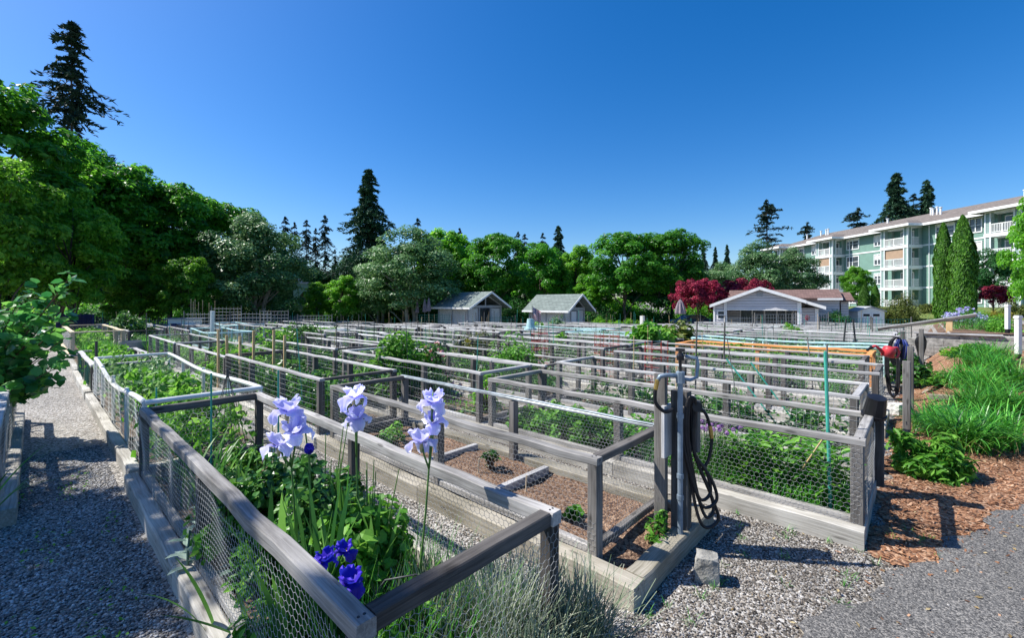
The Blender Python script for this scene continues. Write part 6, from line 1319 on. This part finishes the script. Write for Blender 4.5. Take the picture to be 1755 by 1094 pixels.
# ------------------------------------------------------------------ left side: near shrub, back fences
def round_leaf_shrub():
    rng = np.random.default_rng(400); X, Y = UD(-70, 6.6); r = empty('round_leaved_shrub', (X, Y, 0), 'glossy round leafed shrub leaning over the shaded bed at left', 'shrub'); m = MB(); lb = LB()
    R = Vector((X, Y, 0))
    tips = [(118, 478, 6.0), (105, 497, 5.9), (60, 490, 6.2), (30, 520, 6.1), (95, 535, 6.0), (120, 545, 5.9), (70, 560, 6.2), (20, 565, 6.3), (110, 580, 5.8), (50, 600, 6.0), (115, 612, 5.8), (85, 625, 6.0), (25, 640, 6.2), (70, 655, 5.9), (10, 610, 6.2), (40, 545, 6.4), (5, 540, 6.4), (90, 600, 6.3), (45, 675, 6.2), (-20, 560, 6.2), (-20, 620, 6.0), (60, 530, 6.3), (82, 515, 6.1), (15, 585, 5.9)]
    tips += [(int(rng.uniform(-30, 105)), int(rng.uniform(525, 690)), rng.uniform(5.7, 6.6)) for _ in range(26)]
    for (u, v, d) in tips:
        t = Vector(pt(u, v, d))-R; mid = t*.55+Vector((0, 0, .12)); m.tube([(rng.normal()*.06, rng.normal()*.06, 0), mid, t], [.016, .01, .004], 6, cap=False)
        n = 20; k = 1-.62*rng.random(n)**1.3; base = np.array([mid.lerp(t, float((q-.35)/.65)) if q > .35 else mid for q in k]); D = np.array(t-mid)[None]*.5+rng.normal(size=(n, 3))*.5; D = unit(D); S = rng.uniform(.11, .19, n)
        P = base+D*S[:, None]*.6; V, F, T = leaf_geo(rng, P, rng.normal(size=(n, 3))*.5+[0, 0, .8], S, .78, D, .12, True); lb.add(V, F, T)
    m.build('branches', M['twig'], r, smooth=True); lb.build('leaves', M['magnolia'], r)
round_leaf_shrub()
blades('strap_plant', (-5.7, -.38, .1), 12, (.5, .85), .03, 402, 'sword', 'strap leafed plant arching over the shaded path edge', 'plant', None, .06, (.2, .7), (.4, 1.2))
def board_fence(u0, u1, d0, d1, h, mat, label, name='board_fence'):
    a, b_ = Vector(UD(u0, d0)+(0,)), Vector(UD(u1, d1)+(0,)); r = empty(name, (a.x, a.y, g(a.x, a.y)), label, 'fence'); L = (b_-a).length; d = (b_-a)/L; m = MB(); x = 0; rn = random.Random(int(u0))
    while x < L: p = d*x; hh = h+rn.uniform(-.03, .03); m.beam((p.x, p.y, -.2), (p.x, p.y, hh), .02, .138, d if False else (d.y, -d.x, 0), .003); x += .145
    m.build('boards', M[mat], r)
    for i in range(int(L/2.4)+1):
        p = d*min(i*2.4, L)+Vector((-d.y, d.x, 0))*.06; m = MB(); m.beam((p.x, p.y, -.2), (p.x, p.y, h+.1), .09, .09, (1, 0, 0)); m.build('post', M['wood_post'], r)
    m = MB(); q = Vector((-d.y, d.x, 0))*.03
    for z in (.3, h-.25): m.beam(q+Vector((0, 0, z)), d*L+q+Vector((0, 0, z)), .04, .09)
    m.build('cross_rails', M['wood_post'], r)
board_fence(98, 160, 33, 32, 1.75, 'tarp', 'blue painted board fence in the shade at the end of the gravel path'); board_fence(165, 345, 34, 36, 1.5, 'greyfence', 'low grey board fence below the pale trunk'); board_fence(345, 520, 36.5, 39, 1.6, 'greyfence', 'grey board fence behind the tall canes')
# tall wire trellises and canes in the far left plots
TG = 'tall wire trellises in the far plots'
def trellis(u, d, wd, h, label, mat='wire'):
    X, Y = UD(u, d); r = empty('wire_trellis', (X, Y, g(X, Y)), label, 'trellis', TG, CYAW+.3); m = MB()
    for x in np.linspace(-wd/2, wd/2, int(wd/.18)+1): m.tube([(x, 0, .1), (x, 0, h)], .007, 4)
    for z in np.arange(.3, h+.01, .2): m.tube([(-wd/2, 0, z), (wd/2, 0, z)], .007, 4)
    m.build('mesh', M[mat], r); m = MB()
    for x in (-wd/2, wd/2): m.tube([(x, .02, -.1), (x, .02, h+.1)], .025, 7)
    m.build('poles', M['wood_post'], r)
for i, (u, d, wd, h, lab, mt) in enumerate([(388, 27, 1.6, 2.0, 'square wire trellis under the lumpy maple', 'wire'), (430, 24, 2.0, 1.6, 'wide wire trellis in the far left plots', 'wire'), (470, 26, 1.5, 1.7, 'wire trellis left of the tiny gabled house', 'wire'), (340, 25, 1.4, 1.6, 'narrow trellis by the canes', 'wire'), (1330, 25, 3.0, 1.5, 'wire panel before the community house porch', 'wire'), (1390, 24, 2.6, 1.5, 'wire panel at the right of the porch', 'wire'), (1270, 27, 2.4, 1.4, 'wire panel before the porch window', 'wire'), (745, 33, 2.6, 1.7, 'wire panel before the left shed', 'wire_green'), (860, 34, 2.2, 1.6, 'green wire panel between the sheds', 'wire_green'), (1450, 20, 3.2, 1.3, 'green mesh panel before the tool shed', 'wire_green'), (1530, 19, 2.4, 1.3, 'green mesh panel under the long beam', 'wire_green'), (540, 28, 2.0, 1.5, 'wire panel before the small yellow green tree', 'wire')]): trellis(u, d, wd, h, lab, mt)
for i, u in enumerate((327, 331, 334, 340, 347, 358, 368)):
    X, Y = UD(u, 29+i*.3); pole('tall_cane', (X, Y, -.3), (X+.05, Y, vz(512+(i*5) % 9, 29)), .02, 'wood_stake', ORD[i]+' tall tan cane from the left in the cane group', 'tall tan canes', 'cane')
pole('white_board_pole', Vector(UD(363, 20)+(0,)), Vector(UD(364, 20)+(vz(533, 20),)), .09, 'cream', 'white pointed board standing like a surfboard', None, 'board')
X, Y = UD(310, 27); r = empty('white_box_shed', (X, Y, g(X, Y)), 'low white planter cabinet with blue panel in the far left plots', 'cabinet', rz=CYAW); m = MB(); m.box(-.8, .8, 0, .7, 0, 1.25); m.build('body', M['cream'], r); m = MB(); m.box(-.6, .0, -.03, -.002, .3, 1.0); m.build('panel', M['tarp'], r); m = MB(); m.box(-.95, .95, -.15, .85, 1.252, 1.3); m.build('top', M['wood'], r)
# half barrel planter
X, Y = UD(231, 17.5); m = MB(); m.lathe([(0, 0), (.42, 0), (.47, .25), (.5, .5), (.46, .5), (.44, .42), (0, .42)], 20); tag(m.build('tub_planter', M['greyfence'], None, (X, Y, g(X, Y))), 'grey tub planter below the dark peony', 'planter')
# pale bucket on a pole and flag
p = Vector(pt(909, 555, 14.0)); r = empty('bucket_scarecrow', (p.x, p.y, g(p.x, p.y)), 'pale green pot upturned on a pole in the middle rows', 'pot on a pole')
zz = p.z-r.location.z; m = MB(); m.tube([(0, 0, 0), (0, 0, zz)], .012, 6); m.build('pole', M['stakegreen'], r); m = MB(); m.lathe([(0, zz+.16), (.1, zz+.155), (.14, zz-.14), (.2, zz-.15), (.2, zz-.2), (.13, zz-.19), (.09, zz+.13), (0, zz+.14)], 16); m.build('pot', M['teal'], r)
mflag, t_, pb, out, N, Lk = nodes('flag_cloth')
a_ = N('ShaderNodeAttribute', attribute_name='grain'); s_ = N('ShaderNodeSeparateXYZ'); Lk(a_.outputs['Vector'], s_.inputs[0])
st = N('ShaderNodeMath', operation='MULTIPLY', i_1=6.5); Lk(s_.outputs[1], st.inputs[0]); fr = N('ShaderNodeMath', operation='FRACT'); Lk(st.outputs[0], fr.inputs[0]); gt = N('ShaderNodeMath', operation='LESS_THAN', i_1=.5); Lk(fr.outputs[0], gt.inputs[0])
mx = N('ShaderNodeMix', data_type='RGBA'); mx.inputs[6].default_value = (.75, .73, .72, 1); mx.inputs[7].default_value = (.42, .02, .035, 1); Lk(gt.outputs[0], mx.inputs[0])
c1 = N('ShaderNodeMath', operation='LESS_THAN', i_1=.4); Lk(s_.outputs[0], c1.inputs[0]); c2 = N('ShaderNodeMath', operation='GREATER_THAN', i_1=.46); Lk(s_.outputs[1], c2.inputs[0]); c3 = N('ShaderNodeMath', operation='MULTIPLY'); Lk(c1.outputs[0], c3.inputs[0]); Lk(c2.outputs[0], c3.inputs[1])
vo = N('ShaderNodeTexVoronoi', i_Scale=12.0); vo.inputs['Randomness'].default_value = 0.2; Lk(a_.outputs['Vector'], vo.inputs['Vector']); dt = N('ShaderNodeMath', operation='LESS_THAN', i_1=.22); Lk(vo.outputs['Distance'], dt.inputs[0])
cn = N('ShaderNodeMix', data_type='RGBA'); cn.inputs[6].default_value = (.02, .03, .12, 1); cn.inputs[7].default_value = (.75, .75, .75, 1); Lk(dt.outputs[0], cn.inputs[0])
m2 = N('ShaderNodeMix', data_type='RGBA'); Lk(c3.outputs[0], m2.inputs[0]); Lk(mx.outputs[2], m2.inputs[6]); Lk(cn.outputs[2], m2.inputs[7]); Lk(m2.outputs[2], pb.inputs['Base Color']); pb.inputs['Roughness'].default_value = .8
p = Vector(pt(912, 550, 20)); r = empty('striped_flag', (p.x, p.y, g(p.x, p.y)), 'red and white striped flag with dark blue canton hanging limp on a pole', 'flag', rz=CYAW)
zt = vz(526, 20)-r.location.z; m = MB(); m.tube([(0, 0, 0), (0, 0, zt+.05)], .014, 7); m.build('pole', M['wire_dark'], r)
m = MB(); vs_, gs_, fs_ = [], [], []
for i in range(13):
    for j in range(9):
        a, b2 = i/12, j/8; vs_.append((.03+a*.36, .05*math.sin(a*9+b2*2), zt-(1-b2)*.5-a*.26-.04*a*math.sin(b2*4))); gs_.append((a, b2, 0))
for i in range(12):
    for j in range(8): q = i*9+j; fs_.append((q, q+9, q+10, q+1))
m.add(vs_, fs_, gs_); m.build('cloth', mflag, r, smooth=True)
# folded umbrellas
for i, (u, d, vt, vb, w_, lab) in enumerate([(728, 44, 512, 548, .22, 'left of the two folded umbrellas beside the left shed'), (735, 43, 510, 548, .2, 'right of the two folded umbrellas beside the left shed'), (715, 45, 514, 548, .2, 'folded umbrella standing apart from the pair'), (1166, 40, 513, 545, .5, 'folded mauve umbrella half open before the red maple')]):
    X, Y = UD(u, d); z = g(X, Y); h = vz(vt, d)-z; r = empty('folded_umbrella', (X, Y, z), lab, 'umbrella', 'folded umbrellas')
    m = MB(); m.tube([(0, 0, 0), (0, 0, h)], .03, 7); m.build('pole', M['wood_post'], r)
    m = MB(); n = 16; prof = [(h, .02), (h-.25, w_*.45), (h-.7, w_*.8), (h-1.25, w_), (h-1.35, w_*.9)]; vs_ = [((rr_*(1 if k % 2 else .7))*math.cos(6.283*k/n), (rr_*(1 if k % 2 else .7))*math.sin(6.283*k/n), z_) for z_, rr_ in prof for k in range(n)]
    m.add(vs_, [(q*n+k, q*n+(k+1) % n, (q+1)*n+(k+1) % n, (q+1)*n+k) for q in range(4) for k in range(n)]); m.build('canopy', M['umbrella'], r)
# parked blue car beyond the umbrella
X, Y = UD(1186, 47); r = empty('parked_car', (X, Y, g(X, Y)), 'blue car parked beyond the folded umbrella', 'car', rz=CYAW+.1)
prof = [(-2.1, .35), (-2.15, .75), (-1.9, .95), (-1.2, 1.02), (-.7, 1.45), (.7, 1.48), (1.4, 1.05), (2.0, .95), (2.15, .7), (2.1, .35)]
m = MB(); m.prism([(x, -.85, z) for x, z in prof], (0, 1.7, 0)); m.build('body', M['bluecar'], r)
m = MB(); m.prism([(-1.0, -.86, 1.04), (-.62, -.86, 1.38), (.62, -.86, 1.4), (1.15, -.86, 1.06)], (0, .008, 0)); m.build('window', M['glass'], r)
for x in (-1.35, 1.35):
    for y in (-.8, .8):
        m = MB(); m.tube([(x, y-.1, .32), (x, y+.1, .32)], .32, 16); wl = m.build('wheel', M['tyre'], r); m = MB(); m.tube([(x, y-.115, .32), (x, y-.101, .32)], .19, 12); m.build('rim', M['tin'], wl)
# white utility post near the maples
X, Y = UD(1101, 42); m = MB(); m.beam((0, 0, -.1), (0, 0, 1.5), .35, .35, (1, 0, 0), .02); tag(m.build('utility_post', M['cream'], None, (X, Y, g(X, Y))), 'short pale utility post by the maple trunks', 'post')
# red wheel shaped thing in the far plots
X, Y = UD(1383, 24); r = empty('pinwheel', (X, Y, g(X, Y)), 'red round ornament on a stick before the house', 'ornament', rz=CYAW); m = MB(); m.tube([(0, 0, 0), (0, 0, 1.3)], .012, 6); m.build('stick', M['wood_post'], r); m = MB()
for k in range(8): a = k*.785; m.prism([(0, -.02, 1.3), (math.cos(a)*.16, -.02, 1.3+math.sin(a)*.16), (math.cos(a+.5)*.13, -.05, 1.3+math.sin(a+.5)*.13)], (0, .012, 0))
m.build('vanes', M['red'], r)

# litter and weeds on the paths
rng = np.random.default_rng(900)
X, Y = scatter(rng, 1500, -0.4, 3.0, 2.6, 7.5); k = (X > mulch_edge(Y)) & (rng.random(1500) < np.exp(-(X-mulch_edge(Y))*2.2)); pebbles('loose_gravel', rng, X[k], Y[k], .013, M['pebble_brown'], 'small stones strewn on the asphalt edge', lift=.02)
X, Y = scatter(rng, 1500, -0.3, 3.2, 3.2, 8); k = (X > mulch_edge(Y)) & (rng.random(1500) < .35*np.exp(-(X-mulch_edge(Y))*1.2)); chips('bark_chips', rng, X[k], Y[k], .035, M['chip'], 'bark crumbs blown onto the asphalt', .022)
lb = LB()
for i in range(70):
    x, y = rng.uniform(-1.3, .2), rng.uniform(2.3, 5.2)
    if x > mulch_edge(np.array(y))+.05: continue
    n = rng.integers(5, 16); bs = np.array([x, y, 0.005])+np.concatenate([rng.normal(size=(n, 2))*.018, np.zeros((n, 1))], 1)
    V, F, T = ribbons(rng, bs, rng.random(n)*6.283, rng.uniform(.03, .09, n), np.full(n, .004), rng.uniform(.1, .9, n), rng.uniform(.2, 1.2, n), 3); lb.add(V, F, T)
tag(lb.build('path_weeds', M['blade']), 'tiny grass tufts in the gravel by the bed ends', 'weeds', kind='stuff')
lb = LB(); n = 420; X, Y = rng.uniform(-.9, 2.2, n), rng.uniform(2.4, 9, n)
V, F, T = leaf_geo(rng, np.stack([X, Y, G(X, Y)+.032], 1), rng.normal(size=(n, 3))*.25+[0, 0, 1], rng.uniform(.015, .04, n), .5); lb.add(V, F, T); tag(lb.build('leaf_litter', M['straw']), 'dry leaf crumbs on the paths', 'leaf litter', kind='stuff')
